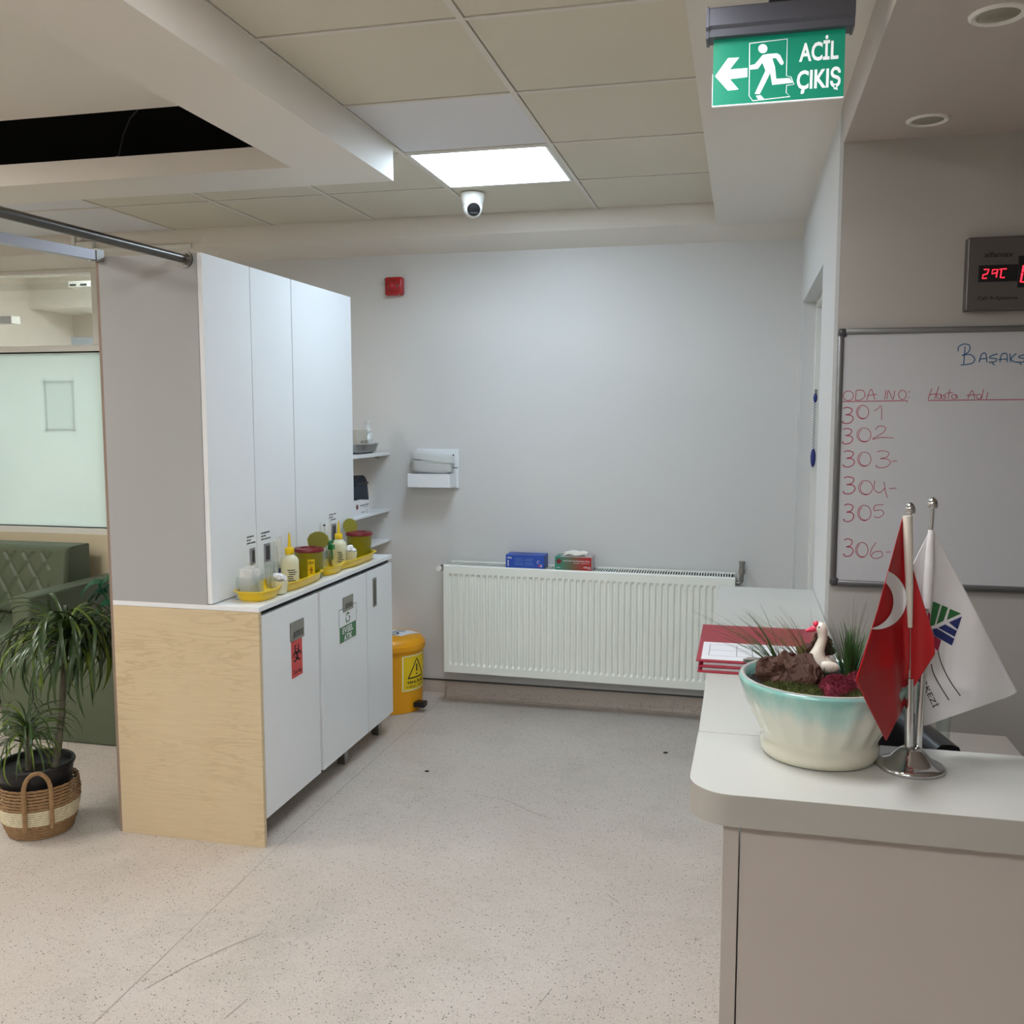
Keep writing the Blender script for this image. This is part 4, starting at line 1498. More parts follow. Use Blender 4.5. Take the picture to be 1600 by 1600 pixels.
for st in ([(1085, 345), (1090, 310), (1130, 288), (1175, 300), (1170, 345), (1130, 372), (1115, 375)], [(1140, 305), (1128, 445)], [(1115, 378), (1180, 370), (1215, 405), (1190, 440), (1105, 452)],
           [(1250, 432), (1268, 370), (1300, 362), (1310, 432)], [(1255, 405), (1312, 400)], [(1395, 365), (1350, 378), (1330, 395), (1385, 405), (1375, 425), (1325, 432)], [(1350, 435), (1370, 452)],
           [(1412, 430), (1425, 370), (1465, 365), (1468, 430)], [(1400, 408), (1470, 405)], [(1490, 362), (1495, 430)], [(1540, 362), (1500, 400), (1520, 425), (1570, 430)], [(1640, 365), (1575, 378), (1560, 392), (1610, 405), (1590, 428), (1540, 430)], [(1565, 432), (1580, 450)]):
    ribbon(m, st, 8, c6)
m.build('handwritten_title', M_PENBLUE, t)['label'] = 'blue handwritten title'
m = MB()
loop = lambda x, y, rx, ry: circ(x, y, rx, 18, .3, 2 * math.pi + .5, ry)
for st in (loop(228, 692, 40, 38), [(290, 650), (282, 725)], [(285, 650), (340, 650), (358, 690), (330, 722), (282, 727)], [(370, 725), (405, 640), (435, 722)], [(375, 690), (450, 680)], [(520, 650), (512, 720)], [(530, 718), (540, 650), (575, 720), (590, 650)], loop(650, 685, 30, 36), [(703, 655), (701, 668)], [(700, 700), (698, 712)],
           [(880, 635), (850, 720)], [(935, 620), (900, 718)], [(855, 685), (920, 675)], loop(935, 697, 18, 18), [(955, 680), (958, 716)], [(995, 678), (970, 690), (990, 705), (965, 717)], [(1020, 640), (1008, 715)], [(995, 672), (1045, 665)], loop(1052, 699, 18, 17), [(1072, 682), (1082, 716)], [(1160, 715), (1195, 650), (1215, 715)], [(1150, 690), (1225, 682)], loop(1248, 698, 20, 18), [(1285, 640), (1268, 716)], [(1318, 662), (1305, 718)]):
    ribbon(m, st, 5.5, c6, len(st) < 15)
for st in ([(182, 738), (690, 730), (685, 746)], [(850, 729), (1150, 725), (1600, 721)]):
    ribbon(m, st, 6, c6, False)
m.build('handwritten_heading', M_PENRED, t)['label'] = 'red handwritten heading and underline'
DG = {'3': [[(.1, .08), (.45, 0), (.9, .12), (.75, .38), (.3, .47)], [(.3, .47), (.8, .5), (1, .72), (.7, .97), (.2, 1), (0, .88)], [(.02, .93), (.12, .86)]],
      '0': [circ(.5, .5, .5, 22, -1.2, 5.6, .5), circ(.56, .52, .44, 14, 1.2, 4.2, .44)],
      '1': [[(0, .35), (.5, .2), (.95, 0), (1, 1)]], '2': [[(.12, .3), (.3, .02), (.6, .1), (.5, .5), (0, 1), (.4, .88), (1, .92)]],
      '4': [[(.05, 0), (0, .5), (.4, .7), (.8, .45)], [(.75, .1), (.85, .6), (1, 1)]], '5': [[(.85, 0), (.1, .05), (0, .45), (.6, .4), (.85, .7), (.4, 1), (0, .9)]],
      '6': [[(.45, 0), (.1, .4), (0, .8), (.4, 1), (.95, .85), (.85, .55), (.3, .6), (.08, .8)]], '-': [[(0, .5), (1, .4)]]}
for rows_ in ([('3', 195, 765, 240, 830), ('0', 253, 757, 303, 812), ('1', 325, 760, 355, 815)], [('3', 195, 850, 238, 912), ('0', 255, 848, 312, 905), ('2', 318, 840, 405, 893)],
              [('3', 198, 940, 245, 1005), ('0', 258, 945, 312, 1003), ('3', 330, 940, 390, 1008), ('-', 395, 975, 418, 990)], [('3', 198, 1045, 248, 1113), ('0', 262, 1060, 318, 1118), ('4', 325, 1060, 378, 1130), ('-', 385, 1085, 415, 1100)],
              [('3', 200, 1155, 243, 1225), ('0', 258, 1160, 312, 1222), ('5', 325, 1158, 370, 1210)], [('3', 200, 1295, 240, 1365), ('0', 250, 1310, 300, 1370), ('6', 310, 1310, 360, 1375), ('-', 373, 1342, 392, 1356)]):
    m = MB()
    for ch, x0, y0, x1, y1 in rows_:
        for st in DG[ch]:
            ribbon(m, [(x0 + (x1 - x0) * u, y0 + (y1 - y0) * v) for u, v in st], 3.6 if (ch == '3' and x0 < 210) else 2.6, c8, len(st) < 12)
    m.build('handwritten_number', M_PENRED, t)

# digital call clock
ca, cb = at(1513, 371, 'y', YP - .04), at(1508, 486, 'y', YP - .04)
KX0, KX1, KZ0, KZ1 = (ca.x + cb.x) / 2, (ca.x + cb.x) / 2 + .5, cb.z, ca.z
t = thing('digital_clock', 'brushed metal digital clock with red digits above the whiteboard', 'clock', ((KX0 + KX1) / 2, YP, KZ0))
MB().box(KX0, YP - .04, KZ0, KX1, YP - .0005, KZ1, .004).build('case', M_CLOCK, t)
fk = lambda o: (lambda x, y: at(1490 + x / 10.664, 350 + y / 10.664, 'y', YP - .04 - o))
a, b = fk(.001)(420, 690), fk(.001)(1085, 950)
c_, d_ = fk(.001)(1085, 530), fk(.001)(1085, 1060)
m = MB()
m.box(a.x, YP - .042, b.z, c_.x + .004, YP - .0402, a.z, .0008).box(c_.x, YP - .0422, d_.z, KX1 - .06, YP - .0402, c_.z, .0008)
ds = m.build('display', M_BLACK, t)
m = MB()
g = fk(.0028)
for st in ([(505, 758), (590, 755), (560, 830), (490, 850), (480, 908), (550, 903)], [(735, 805), (640, 830), (650, 765), (735, 755), (710, 890)], [(885, 745), (800, 750), (780, 895), (850, 890)], [(765, 755), (785, 758)], [(1170, 690), (1150, 800)], [(1145, 815), (1118, 965), (1200, 965)]):
    ribbon(m, st, 20 if st[0][0] < 1100 else 34, g, False)
for k in range(2):
    x = 1330 + k * 300
    for st in ([(x, 690), (x + 150, 680), (x + 110, 965), (x - 40, 970), (x, 690)],):
        ribbon(m, st, 34, g, False)
m.build('digit', M_LEDRED, t)
m = MB()
g = fk(.0006)


def kbox(x0, y0, x1, y1):
    A, B_ = g(x0, y1), g(x1, y0)
    return lambda u, v: Vector((A.x + (B_.x - A.x) * u, YP - .0408, A.z + (B_.z - A.z) * v))


put_text(m, 'alfamax', kbox(515, 450, 1000, 560), .02)
put_text(m, 'Call', kbox(395, 1205, 555, 1272), .02)
put_text(m, 'Systems', kbox(700, 1192, 1065, 1278), .02)
ribbon(m, [(580, 1240), (625, 1225), (690, 1245)], 14, g)
ribbon(m, [(620, 1205), (640, 1235), (625, 1262)], 12, g)
m.build('lettering', M_INK, t)

# ================================================================== EXIT SIGN
SY = 2.2
A_, B_ = at(1113, 168, 'y', SY), at(1318, 148, 'y', SY)
T_ = at(1113, 66, 'y', SY)
sx0, sx1, sz0, sz1 = A_.x, B_.x, (A_.z + B_.z) / 2, T_.z + .012
hz1 = at(1103, 20, 'y', SY).z
t = thing('exit_sign', 'green running-man exit sign hanging from the soffit', 'exit sign', ((sx0 + sx1) / 2, SY, 2.531))
hx0, hx1 = at(1104, 40, 'y', SY).x, at(1335, 20, 'y', SY).x
hb = sz1 - .008
prof = [(-.024, hb), (.024, hb), (.026, hb + .014), (.033, hb + .02), (.033, hz1 - .004), (.029, hz1), (-.029, hz1), (-.033, hz1 - .004), (-.033, hb + .02), (-.026, hb + .014)]
m = MB()
m.loft([[Vector((x, SY + .006 + y, z)) for y, z in prof] for x in (hx0 + .006, hx1 - .006)])
m.build('housing', M_SIGNGREY, t)
for x0 in (hx0, hx1 - .006):
    m = MB()
    m.loft([[Vector((x, SY + .006 + y * 1.06, z + (.002 if z > hb + .02 else -.003))) for y, z in prof] for x in (x0, x0 + .006)])
    m.build('end_cap', M_SIGNGREY, t)
mx_ = (hx0 + hx1) / 2 + .005
MB().box(mx_ - .028, SY - .012, hz1, mx_ + .028, SY + .024, hz1 + .018, .003).cyl((mx_ - .01, SY + .006, hz1 + .018), (mx_ - .01, SY + .006, 2.531), .006).build('mount', M_BLACK, t)
pn = MB().box(sx0, SY, sz0, sx1, SY + .006, sz1).build('panel', M_GREEN, t)
fe = lambda x, y: at(1100 + x / 6.6667, y / 6.6667, 'y', SY - .0006)
m = MB()
m.poly([fe(*q) for q in ((115, 795), (250, 605), (368, 598), (270, 722), (452, 708), (452, 803), (270, 825), (362, 932), (248, 944))])
m.build('arrow', M_SIGNW, pn)
m = MB()
m.poly([fe(*q) for q in circ(613, 507, 48, 24)[:-1]])
m.poly([fe(*q) for q in ((482, 680), (530, 668), (612, 572), (660, 562), (760, 555), (792, 572), (830, 648), (826, 668), (806, 678), (790, 664), (750, 605), (712, 608), (740, 700), (752, 820), (890, 812), (930, 862), (710, 885), (690, 760), (580, 980), (528, 978), (640, 735), (608, 655), (560, 718), (482, 725))])
m.poly([fe(*q) for q in ((540, 998), (590, 990), (632, 1035), (568, 1042))])
m.build('running_figure', M_SIGNW, pn)
m = MB()
ribbon(m, [(475, 452), (868, 405), (858, 790), (905, 800), (938, 878), (860, 890), (856, 965), (895, 1005), (508, 1050), (470, 1000)], 9, fe, False, True)
m.build('doorway_outline', M_SIGNW, pn)
ebox = lambda x0, y0, x1, y1: (lambda A, B_: (lambda u, v: Vector((A.x + (B_.x - A.x) * u, SY - .0006, A.z + (B_.z - A.z) * v))))(fe(x0, y1), fe(x1, y0))
m = MB()
put_text(m, 'ACİL', ebox(990, 352, 1408, 648), .026)
put_text(m, 'ÇIKIŞ', ebox(962, 688, 1428, 990), .026)
m.build('lettering', M_SIGNW, pn)
m = MB()
m.box(sx0 - .0008, SY - .0005, sz0 - .002, sx1, SY + .0065, sz0).box(sx0 - .0012, SY - .0005, sz0, sx0, SY + .0065, sz0 + .066)
m.build('lit_edge', M_SIGNW, pn)

# ================================================================== RECEPTION DESK
DZT, DZB = .95, .893
FY0, FY1 = 1.632, 1.955          # front run of the counter
DX0 = -.078
desk = thing('reception_counter', 'L-shaped grey-white reception counter with rounded corner', 'counter', (.4, 1.8, 0))
R_ = .075
ol = [(1.9, FY0), (1.9, FY1), (DX0 + .003, FY1)]
for i in range(13):
    a = math.pi + (math.pi / 2) * i / 12
    ol.append((DX0 + R_ + R_ * math.cos(a), FY0 + R_ + R_ * math.sin(a)))
m = MB()
m.loft([[Vector((x, y, z)) for x, y in ol] for z in (DZB, DZT - .0015)])
top = m.build('front_top_core', M_DESKE, desk, True, angle=30)
m = MB()
m.loft([[Vector((x, y, z)) for x, y in ol] for z in (DZT - .0012, DZT)])
m.build('front_top', M_DESK, desk)
MB().box(DX0 + .004, FY1 + .002, DZB, XR - .002, 3.69, DZT - .0012).build('side_top_core', M_DESKE, desk)
MB().box(DX0 + .004, FY1 + .002, DZT - .0012, XR - .002, 3.69, DZT).build('side_top', M_DESK, desk)
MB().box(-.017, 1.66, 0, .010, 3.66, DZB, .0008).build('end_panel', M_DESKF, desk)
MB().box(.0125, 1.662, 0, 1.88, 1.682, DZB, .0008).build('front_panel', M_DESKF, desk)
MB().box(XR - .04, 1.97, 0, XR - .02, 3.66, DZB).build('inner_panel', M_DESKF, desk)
ld = thing('work_desk', 'lower grey work desk behind the reception counter', 'desk', (.5, 2.35, 0))
MB().box(XR + .003, 1.975, .722, .708, 2.742, .74, .001).build('top', M_DESKF, ld)
MB().box(XR + .01, 2.0, 0, XR + .03, 2.7, .722).build('side', M_DESKF, ld)
MB().box(.68, 2.0, 0, .70, 2.7, .722).build('side', M_DESKF, ld)
# black monitor seen edge on
mo = thing('computer_monitor', 'black monitor turned edge-on behind the counter', 'monitor', (.40, 2.25, .74))
a, b = at(1502, 1164, 'z', .955), at(1455, 1128, 'z', .955)
dv = (b - a).normalized()
sd = Vector((dv.y, -dv.x, 0)).normalized()
L_ = .42
prof = [(.0, .80), (-.055, .80), (-.055, .93), (-.05, .945), (-.038, .955), (-.018, .955), (-.004, .950), (.0, .94)]
m = MB()
m.loft([[a + dv * s_ + sd * u + Vector((0, 0, z - .955)) for u, z in prof] for s_ in (.0, L_)])
m.build('case', M_BLACK, mo, True, angle=50)
c_ = a + dv * .2 - sd * .0275
m = MB().box(c_.x - .02, c_.y - .06, .752, c_.x + .02, c_.y + .06, .81, .004)
m.build('neck', M_BLACK, mo)
MB().box(c_.x - .045, c_.y - .11, .7401, c_.x + .055, c_.y + .11, .752, .004).build('foot', M_BLACK, mo)
# clear crumpled cup behind the monitor
p = at(1471, 1150, 'z', .80)
_c = at(1474, 1135, 'y', 2.45)
cpx, cpy = _c.x, 2.45
t = thing('plastic_cup', 'clear plastic cup on the work desk behind the monitor', 'cup', (cpx, cpy, .74))
MB().lathe([(0, 0), (.014, 0), (.018, .17), (.019, .175), (.017, .175), (.013, .004), (0, .004)], (cpx, cpy, .74), 24).build('cup', M_CLEAR, t, True)

# ------------------------------------------------------------------ planter bowl
PX, PY, PZ = .157, 1.884, DZT
pl = thing('planter_bowl', 'turquoise and cream glazed ceramic bowl on the counter', 'bowl', (PX, PY, PZ))
prof = [(.0, 0), (.098, 0), (.106, .003), (.110, .012), (.110, .028), (.106, .034), (.110, .045), (.124, .072), (.138, .1), (.147, .124), (.1515, .136), (.154, .144), (.153, .150), (.148, .153), (.142, .151), (.138, .14), (.128, .112), (.0, .108)]
rings = []
for r, z in prof:
    ring = []
    for i in range(96):
        a = 2 * math.pi * i / 96
        k = 1.0
        if .04 < z < .14 and r > .107:
            k += .02 * math.cos(a * 20) * math.sin(math.pi * (z - .04) / .1)
        ring.append(Vector((PX + max(r, .0005) * k * math.cos(a), PY + max(r, .0005) * k * math.sin(a), PZ + z)))
    rings.append(ring)
m = MB()
m.loft(rings)
m.build('bowl', M_GLAZE, pl, True, angle=60)
m = MB()
m.lathe([(.1425, .1515), (.1445, .1532), (.1485, .1535), (.1505, .1525)], (PX, PY, PZ), 64)
m.build('rim_band', pm('speckled_rim', (176, 176, 172), .4, var=.25, scale=160), pl, True)
SZ = PZ + .135
m = MB()
m.lathe([(0, .142), (.06, .141), (.11, .138), (.1385, .132), (.135, .125), (0, .123)], (PX, PY, PZ), 48)
for v_ in m.bm.verts:
    v_.co.z += noise.noise(v_.co * 40) * .004
m.build('soil', M_SOIL, pl, True)


def moss(name, label, cx, cy, rx, ry, h, mat, n, ln, cat='moss'):
    """cushion of short tufts"""
    m = MB()
    for i in range(n):
        a, q = random.uniform(0, 6.283), math.sqrt(random.random())
        x, y = cx + rx * q * math.cos(a), cy + ry * q * math.sin(a)
        hh = h * math.sqrt(max(0, 1 - q * q)) + .002
        d_ = Vector((q * math.cos(a) + random.uniform(-.7, .7), q * math.sin(a) + random.uniform(-.7, .7), random.uniform(.3, 1.2))).normalized() * ln * random.uniform(.6, 1.3)
        p0 = Vector((x, y, SZ + .004 + hh))
        w_ = d_.orthogonal().normalized() * ln * .16
        w2 = d_.cross(w_).normalized() * ln * .16
        m.raw([p0 - w_, p0 + w_, p0 + d_, p0 + w2], [(0, 1, 2), (1, 3, 2), (3, 0, 2)])
    # core mound
    m.sphere((cx, cy, SZ + .004), 1, 14, 8, (rx, ry, h))
    o = m.build(name, mat, pl)
    o['kind'] = 'stuff'
    o['label'] = label
    return o


moss('moss_cushion', 'green moss at the front left of the bowl', PX - .055, PY - .085, .062, .04, .014, M_MOSS, 900, .007)
moss('moss_cushion', 'green moss at the front right of the bowl', PX + .06, PY - .10, .045, .03, .012, M_MOSS, 500, .007)
moss('moss_cushion', 'wine red moss ball left of the red flag', PX + .022, PY - .085, .032, .03, .034, M_REDMOSS, 1000, .006)
moss('moss_cushion', 'wine red moss ball half behind the red flag', PX + .065, PY - .06, .032, .03, .036, M_REDMOSS, 800, .006)
moss('moss_cushion', 'dark red tuft behind the bark', PX - .055, PY - .01, .022, .02, .05, pm('dark_red_tuft', (92, 24, 40), .9, var=.3, scale=60), 500, .008)


def bark(label, pts, rad, seed):
    m = MB()
    P_, r_ = [], []
    for i in range(33):
        s_ = i / 32 * (len(pts) - 1)
        q = min(int(s_), len(pts) - 2)
        P_.append(Vector(pts[q]).lerp(Vector(pts[q + 1]), s_ - q))
        r_.append(rad[q] + (rad[q + 1] - rad[q]) * (s_ - q))
    m.tube(P_, r_, 28, flat=.55)
    for v_ in m.bm.verts:
        v_.co += noise.noise_vector(v_.co * 45 + Vector((seed, 0, 0))) * .012 + noise.noise_vector(v_.co * 160) * .005
    o = m.build('bark_piece', M_BARK, None, False)
    return tag(o, label, 'bark', 'bark pieces in the planter bowl')


bark('jagged brown bark piece lying across the left of the bowl', [(PX - .118, PY - .03, SZ + .04), (PX - .09, PY - .045, SZ + .038), (PX - .055, PY - .05, SZ + .036), (PX - .02, PY - .045, SZ + .036), (PX + .0, PY - .04, SZ + .028)], [.016, .03, .036, .036, .018], 3)
bark('brown bark piece standing behind the white goose', [(PX - .03, PY + .04, SZ + .02), (PX - .015, PY + .045, SZ + .05), (PX + .01, PY + .05, SZ + .075), (PX + .015, PY + .05, SZ + .085)], [.02, .03, .026, .012], 8)


def tuft(label, cx, cy, n, h, spread, mat, lean=(0, 0), w_=.0011):
    m = MB()
    for i in range(n):
        a = random.uniform(0, 6.283)
        q = random.random()
        b0 = Vector((cx + .016 * q * math.cos(a), cy + .014 * q * math.sin(a), SZ + .004))
        hh = h * random.uniform(.55, 1.05)
        d_ = Vector((math.cos(a) * spread * q + lean[0] * random.uniform(.3, 1.2), math.sin(a) * spread * q + lean[1], 0))
        pts = [b0 + d_ * (t_ ** 1.6) * hh + Vector((0, 0, hh * (t_ - .18 * t_ * t_ * (d_.length)))) for t_ in (0, .3, .6, .85, 1)]
        sdv = Vector((math.cos(a + 1.57), math.sin(a + 1.57), 0)) * w_
        L = [p_ - sdv * (1 - .8 * k / 4) for k, p_ in enumerate(pts)]
        R2 = [p_ + sdv * (1 - .8 * k / 4) for k, p_ in enumerate(pts)]
        m.raw(L + R2, [(k, k + 1, 5 + k + 1, 5 + k) for k in range(4)])
    o = thing('grass_tuft', label, 'grass', (cx, cy, SZ), 'tufts of thin grass in the planter bowl')
    c = m.build('blades', mat, o)
    c['kind'] = 'stuff'
    return o


tuft('dense upright green grass tuft right of the goose', PX + .052, PY - .01, 190, .115, .5, M_GRASS, (0, 0), .0015)
tuft('green grass tuft in front of the goose', PX + .0, PY - .045, 90, .045, .8, pm('dark_grass', (34, 66, 34), .5, var=.3, scale=30))
tuft('long thin green blades spraying to the left', PX - .075, PY + .01, 60, .15, .6, M_GRASS, (-1.0, 0), .0013)
tuft('dry olive blades arching to the left behind the bark', PX - .02, PY + .0, 46, .15, .55, M_GRASS2, (-.8, 0), .0012)
tuft('thin tall stalks at the back of the bowl', PX + .06, PY + .05, 30, .16, .5, pm('brown_stalk', (92, 84, 70), .6, var=.2, scale=30), (.05, 0), .0008)

# porcelain goose
GXg, GYg, GZg = PX - .006, PY - .02, SZ + .014
go = thing('goose_figurine', 'small white goose figurine with pink beak in the bowl', 'figurine', (GXg, GYg, GZg))
m = MB()
m.tube([(GXg + .03, GYg + .01, GZg + .03), (GXg + .018, GYg + .006, GZg + .028), (GXg + .0, GYg, GZg + .028), (GXg - .006, GYg, GZg + .04), (GXg - .001, GYg, GZg + .06), (GXg + .005, GYg, GZg + .08), (GXg + .004, GYg, GZg + .094), (GXg + .0, GYg, GZg + .104), (GXg - .006, GYg, GZg + .107)], [.004, .017, .022, .019, .0105, .0085, .0095, .0115, .006], 16)
m.lathe([(0, 0), (.02, 0), (.022, .012), (.016, .024)], (GXg + .004, GYg, GZg - .012), 20)
m.build('body', M_GOOSE, go, True, angle=80)
MB().tube([(GXg - .006, GYg, GZg + .101), (GXg - .016, GYg - .001, GZg + .097), (GXg - .026, GYg - .002, GZg + .093)], [.0065, .0055, .002], 10).build('beak', M_PINK, go, True)
MB().sphere((GXg - .008, GYg - .002, GZg + .108), .006, 10, 8).build('crown_knob', M_PINK, go, True)
MB().sphere((GXg - .003, GYg - .0105, GZg + .104), .0016, 8, 6).build('eye', M_INK, go, True)
m = MB()
for s_ in (-1, 1):
    m.sphere((GXg + .016, GYg + s_ * .016, GZg + .03), .016, 12, 8, (1.2, .35, .7))
m.build('wing', M_GOOSE, go, True)

# ------------------------------------------------------------------ table flags
FC = at(1421, 1200, 'z', DZT)
fsx, fsy = FC.x + .001, FC.y
FYR = fsy            # plane of the red flag
st = thing('flag_stand', 'chrome table stand with two flag poles on the counter', 'flag stand', (fsx, fsy, DZT))
MB().lathe([(.0, 0), (.058, 0), (.0605, .003), (.06, .007), (.056, .010), (.048, .013), (.036, .02), (.027, .030), (.02, .037), (.015, .04), (0, .041)], (fsx, fsy, DZT), 48).build('base', M_CHROME, st, True, angle=60)
P1t, P1b = at(1422, 800, 'y', FYR), at(1420, 1176, 'y', FYR)
P2t, P2b = at(1457, 792, 'y', FYR + .022), at(1434, 1174, 'y', FYR + .012)
P1b.z = P2b.z = DZT + .036
s1 = P1b.lerp(P1t, .30)
s2 = P2b.lerp(P2t, .345)
MB().cyl(P1b, s1, .0078, n=18).cyl(s1, s1 + Vector((0, 0, .002)), .0084, n=18).build('socket', M_CHROME, st, True)
MB().cyl(P2b, s2, .0072, n=18).cyl(s2, s2 + Vector((0, 0, .002)), .0078, n=18).build('socket', M_CHROME, st, True)
MB().cyl(s1, P1t, .0031, n=12).build('pole', M_CHROME, st, True)
MB().cyl(s2, P2t, .0036, n=12).build('pole', M_CHROME, st, True)
for P_ in (P1t, P2t):
    MB().lathe([(.0, -.003), (.0085, -.002), (.009, .001), (.0092, .005), (.0082, .010), (.0055, .0145), (.0025, .017), (0, .0175)], (P_.x, P_.y, P_.z), 18).build('finial', M_CHROME, st, True, angle=60)


def interp(tab, y):
    if y <= tab[0][0]:
        return tab[0][1]
    for (y0, v0), (y1, v1) in zip(tab, tab[1:]):
        if y <= y1:
            return v0 + (v1 - v0) * (y - y0) / (y1 - y0)
    return tab[-1][1]


def cloth(m, xl, xr, y0, y1, surf, nr=60, nc=24):
    vs, fs = [], []
    for i in range(nr + 1):
        y = y0 + (y1 - y0) * i / nr
        a, b = interp(xl, y), interp(xr, y)
        for j in range(nc + 1):
            vs.append(surf(a + (b - a) * j / nc, y))
    for i in range(nr):
        for j in range(nc):
            k = i * (nc + 1) + j
            fs.append((k, k + 1, k + nc + 2, k + nc + 1))
    m.raw(vs, fs)


def thick(o, t_=.0009):
    md = o.modifiers.new('cloth_thickness', 'SOLIDIFY')
    md.thickness = t_
    md.offset = 0


def sstep(a, b, x):
    t_ = min(1, max(0, (x - a) / (b - a)))
    return t_ * t_ * (3 - 2 * t_)


def red_depth(x, y):
    """folds of the hanging red cloth, metres towards (-) or away (+) from the viewer"""
    d_ = (x - 1411) / 75.0
    w = .011 * math.sin((x - .18 * (y - 800)) / 13.0) * sstep(810, 900, y) * sstep(0, .25, -d_)
    fold = 1062 - (x - 1338) * .42
    w += .016 * sstep(0, 95, y - fold) - .004 * math.exp(-((y - fold) / 9) ** 2)
    w *= 1 - .6 * sstep(1030, 1090, y)
    w -= .05 * sstep(970, 1070, y) * sstep(0, .15, -d_)
    return w - .15 * min(1, max(0, -d_))


rsurf = lambda x, y: at(x, y, 'y', FYR - .004 + red_depth(x, y))
rsurf2 = lambda x, y: at(x, y, 'y', FYR - .003 + .005 * math.sin((x - 1420) / 12.0) - .006 * sstep(1420, 1460, x))
fl1 = thing('table_flag', 'red satin table flag with white crescent, hanging from the front pole', 'flag', (fsx, fsy, P1t.z - .2), 'table flags on the chrome stand')
m = MB()
cloth(m, [(806, 1411), (950, 1372), (1040, 1344), (1062, 1337), (1100, 1355), (1157, 1384)], [(806, 1420), (1000, 1422), (1085, 1421), (1120, 1404), (1157, 1385)], 806, 1157, rsurf)
o = m.build('front_fold', M_FLAGRED, fl1, True, angle=80)
thick(o)
m = MB()
cloth(m, [(884, 1422), (1083, 1421)], [(884, 1425), (940, 1442), (997, 1460), (1022, 1461), (1050, 1443), (1083, 1422)], 884, 1083, rsurf2, 40, 12)
o = m.build('rear_fold', M_FLAGRED, fl1, True, angle=80)
thick(o)
# crescent: area inside the outer circle and outside the inner one, where the cloth shows
m = MB()
vs, fs = [], []
N1, N2 = 40, 8
ocx, ocy, orr = 1369, 936, 47.5
icx, icy, irr = 1354, 940, 42
a0, a1 = math.radians(-74), math.radians(106)
for i in range(N1 + 1):
    a = a0 + (a1 - a0) * i / N1
    xo, yo = ocx + orr * math.cos(a), ocy + orr * math.sin(a)
    # inner boundary along the same ray from the outer centre
    dx, dy = math.cos(a), math.sin(a)
    ex, ey = ocx - icx, ocy - icy
    bq = ex * dx + ey * dy
    cq = ex * ex + ey * ey - irr * irr
    s_ = -bq + math.sqrt(max(0, bq * bq - cq))
    s_ = min(s_, orr - .3)
    xi, yi = ocx + s_ * dx, ocy + s_ * dy
    for j in range(N2 + 1):
        u = j / N2
        x, y = xi + (xo - xi) * u, yi + (yo - yi) * u
        x = max(x, interp([(806, 1411), (950, 1372), (1062, 1337)], y) + .8)
        x = min(x, 1419)
        vs.append(at(x, y, 'y', FYR - .004 + red_depth(x, y) - .0045))
for i in range(N1):
    for j in range(N2):
        k = i * (N2 + 1) + j
        fs.append((k, k + 1, k + N2 + 2, k + N2 + 1))
m.raw(vs, fs)
m.build('crescent', M_FLAGWHITE, fl1, True)
MB().tube([at(1418, 806, 'y', FYR - .006), at(1419, 850, 'y', FYR - .007), at(1421, 920, 'y', FYR - .006), at(1422, 980, 'y', FYR - .006)], [.0086, .0084, .0068, .0042], 14, flat=.95).build('sleeve', pm('cream_sleeve', (216, 208, 196), .6, var=.03), fl1, True)

wtab_l = [(828, 1453), (884, 1425), (950, 1430), (1060, 1434), (1124, 1434), (1134, 1443)]
wtab_r = [(828, 1459), (900, 1496), (1000, 1549), (1076, 1588), (1083, 1592), (1088, 1578), (1134, 1445)]


def white_depth(x, y):
    ax = 1457 - (y - 828) * .06
    w = .016 * math.sin((x - ax) / 19.0 + .4) * sstep(0, 30, abs(x - ax)) * sstep(840, 960, y) * .6
    w += .02 * sstep(0, 40, (y - 1075) + (1590 - x) * .05) + .0005 * (x - ax)
    return w


WY = FYR + .03
wsurf = lambda x, y, o=0: at(x, y, 'y', WY + white_depth(x, y) - o)
fl2 = thing('table_flag', 'white table flag with green and blue emblem, hanging from the rear pole', 'flag', (P2t.x, P2t.y, P2t.z - .2), 'table flags on the chrome stand')
m = MB()
cloth(m, wtab_l, wtab_r, 828, 1134, wsurf, 70, 30)
o = m.build('cloth', M_FLAGWHITE, fl2, True, angle=80)
thick(o)
MB().tube([at(1455, 828, 'y', FYR + .022), at(1452, 880, 'y', FYR + .020), at(1447, 950, 'y', FYR + .018)], [.005, .0078, .0078], 14).build('sleeve', M_FLAGWHITE, fl2, True)


def patch(polys, mat, name):
    m = MB()
    for pg in polys:
        m.poly([Vector((1300 + x / 3.2, 760 + y / 3.2, 0)) for x, y in pg])
    bmesh.ops.triangulate(m.bm, faces=m.bm.faces[:])
    for _ in range(3):
        bmesh.ops.subdivide_edges(m.bm, edges=m.bm.edges[:], cuts=1, use_grid_fill=True)
    for v_ in m.bm.verts:
        v_.co = wsurf(v_.co.x, v_.co.y, .0016)
    return m.build(name, mat, fl2, True)


patch([[(505, 575), (542, 590), (514, 692), (487, 702)], [(550, 594), (580, 606), (558, 672), (522, 690)], [(590, 612), (646, 636), (574, 668)]], pm('emblem_green', (36, 104, 52), .5), 'green_emblem')
patch([[(584, 680), (650, 650), (628, 716)], [(530, 706), (566, 690), (625, 722), (613, 752)], [(502, 714), (524, 709), (612, 762), (599, 796), (510, 745)]], pm('emblem_navy', (28, 40, 104), .5), 'blue_emblem')
patch([[(476, 618), (492, 640), (488, 704), (476, 690)], [(511, 747), (546, 768), (530, 826), (508, 800)]], pm('emblem_crimson', (168, 20, 66), .5), 'crimson_emblem')
m = MB()
wf = lambda x, y: wsurf(1300 + x / 3.2, 760 + y / 3.2, .0018)
ribbon(m, [(530, 824), (545, 880), (585, 965), (642, 1048)], 5, wf)
m.build('printed_line', M_INK, fl2)
m = MB()
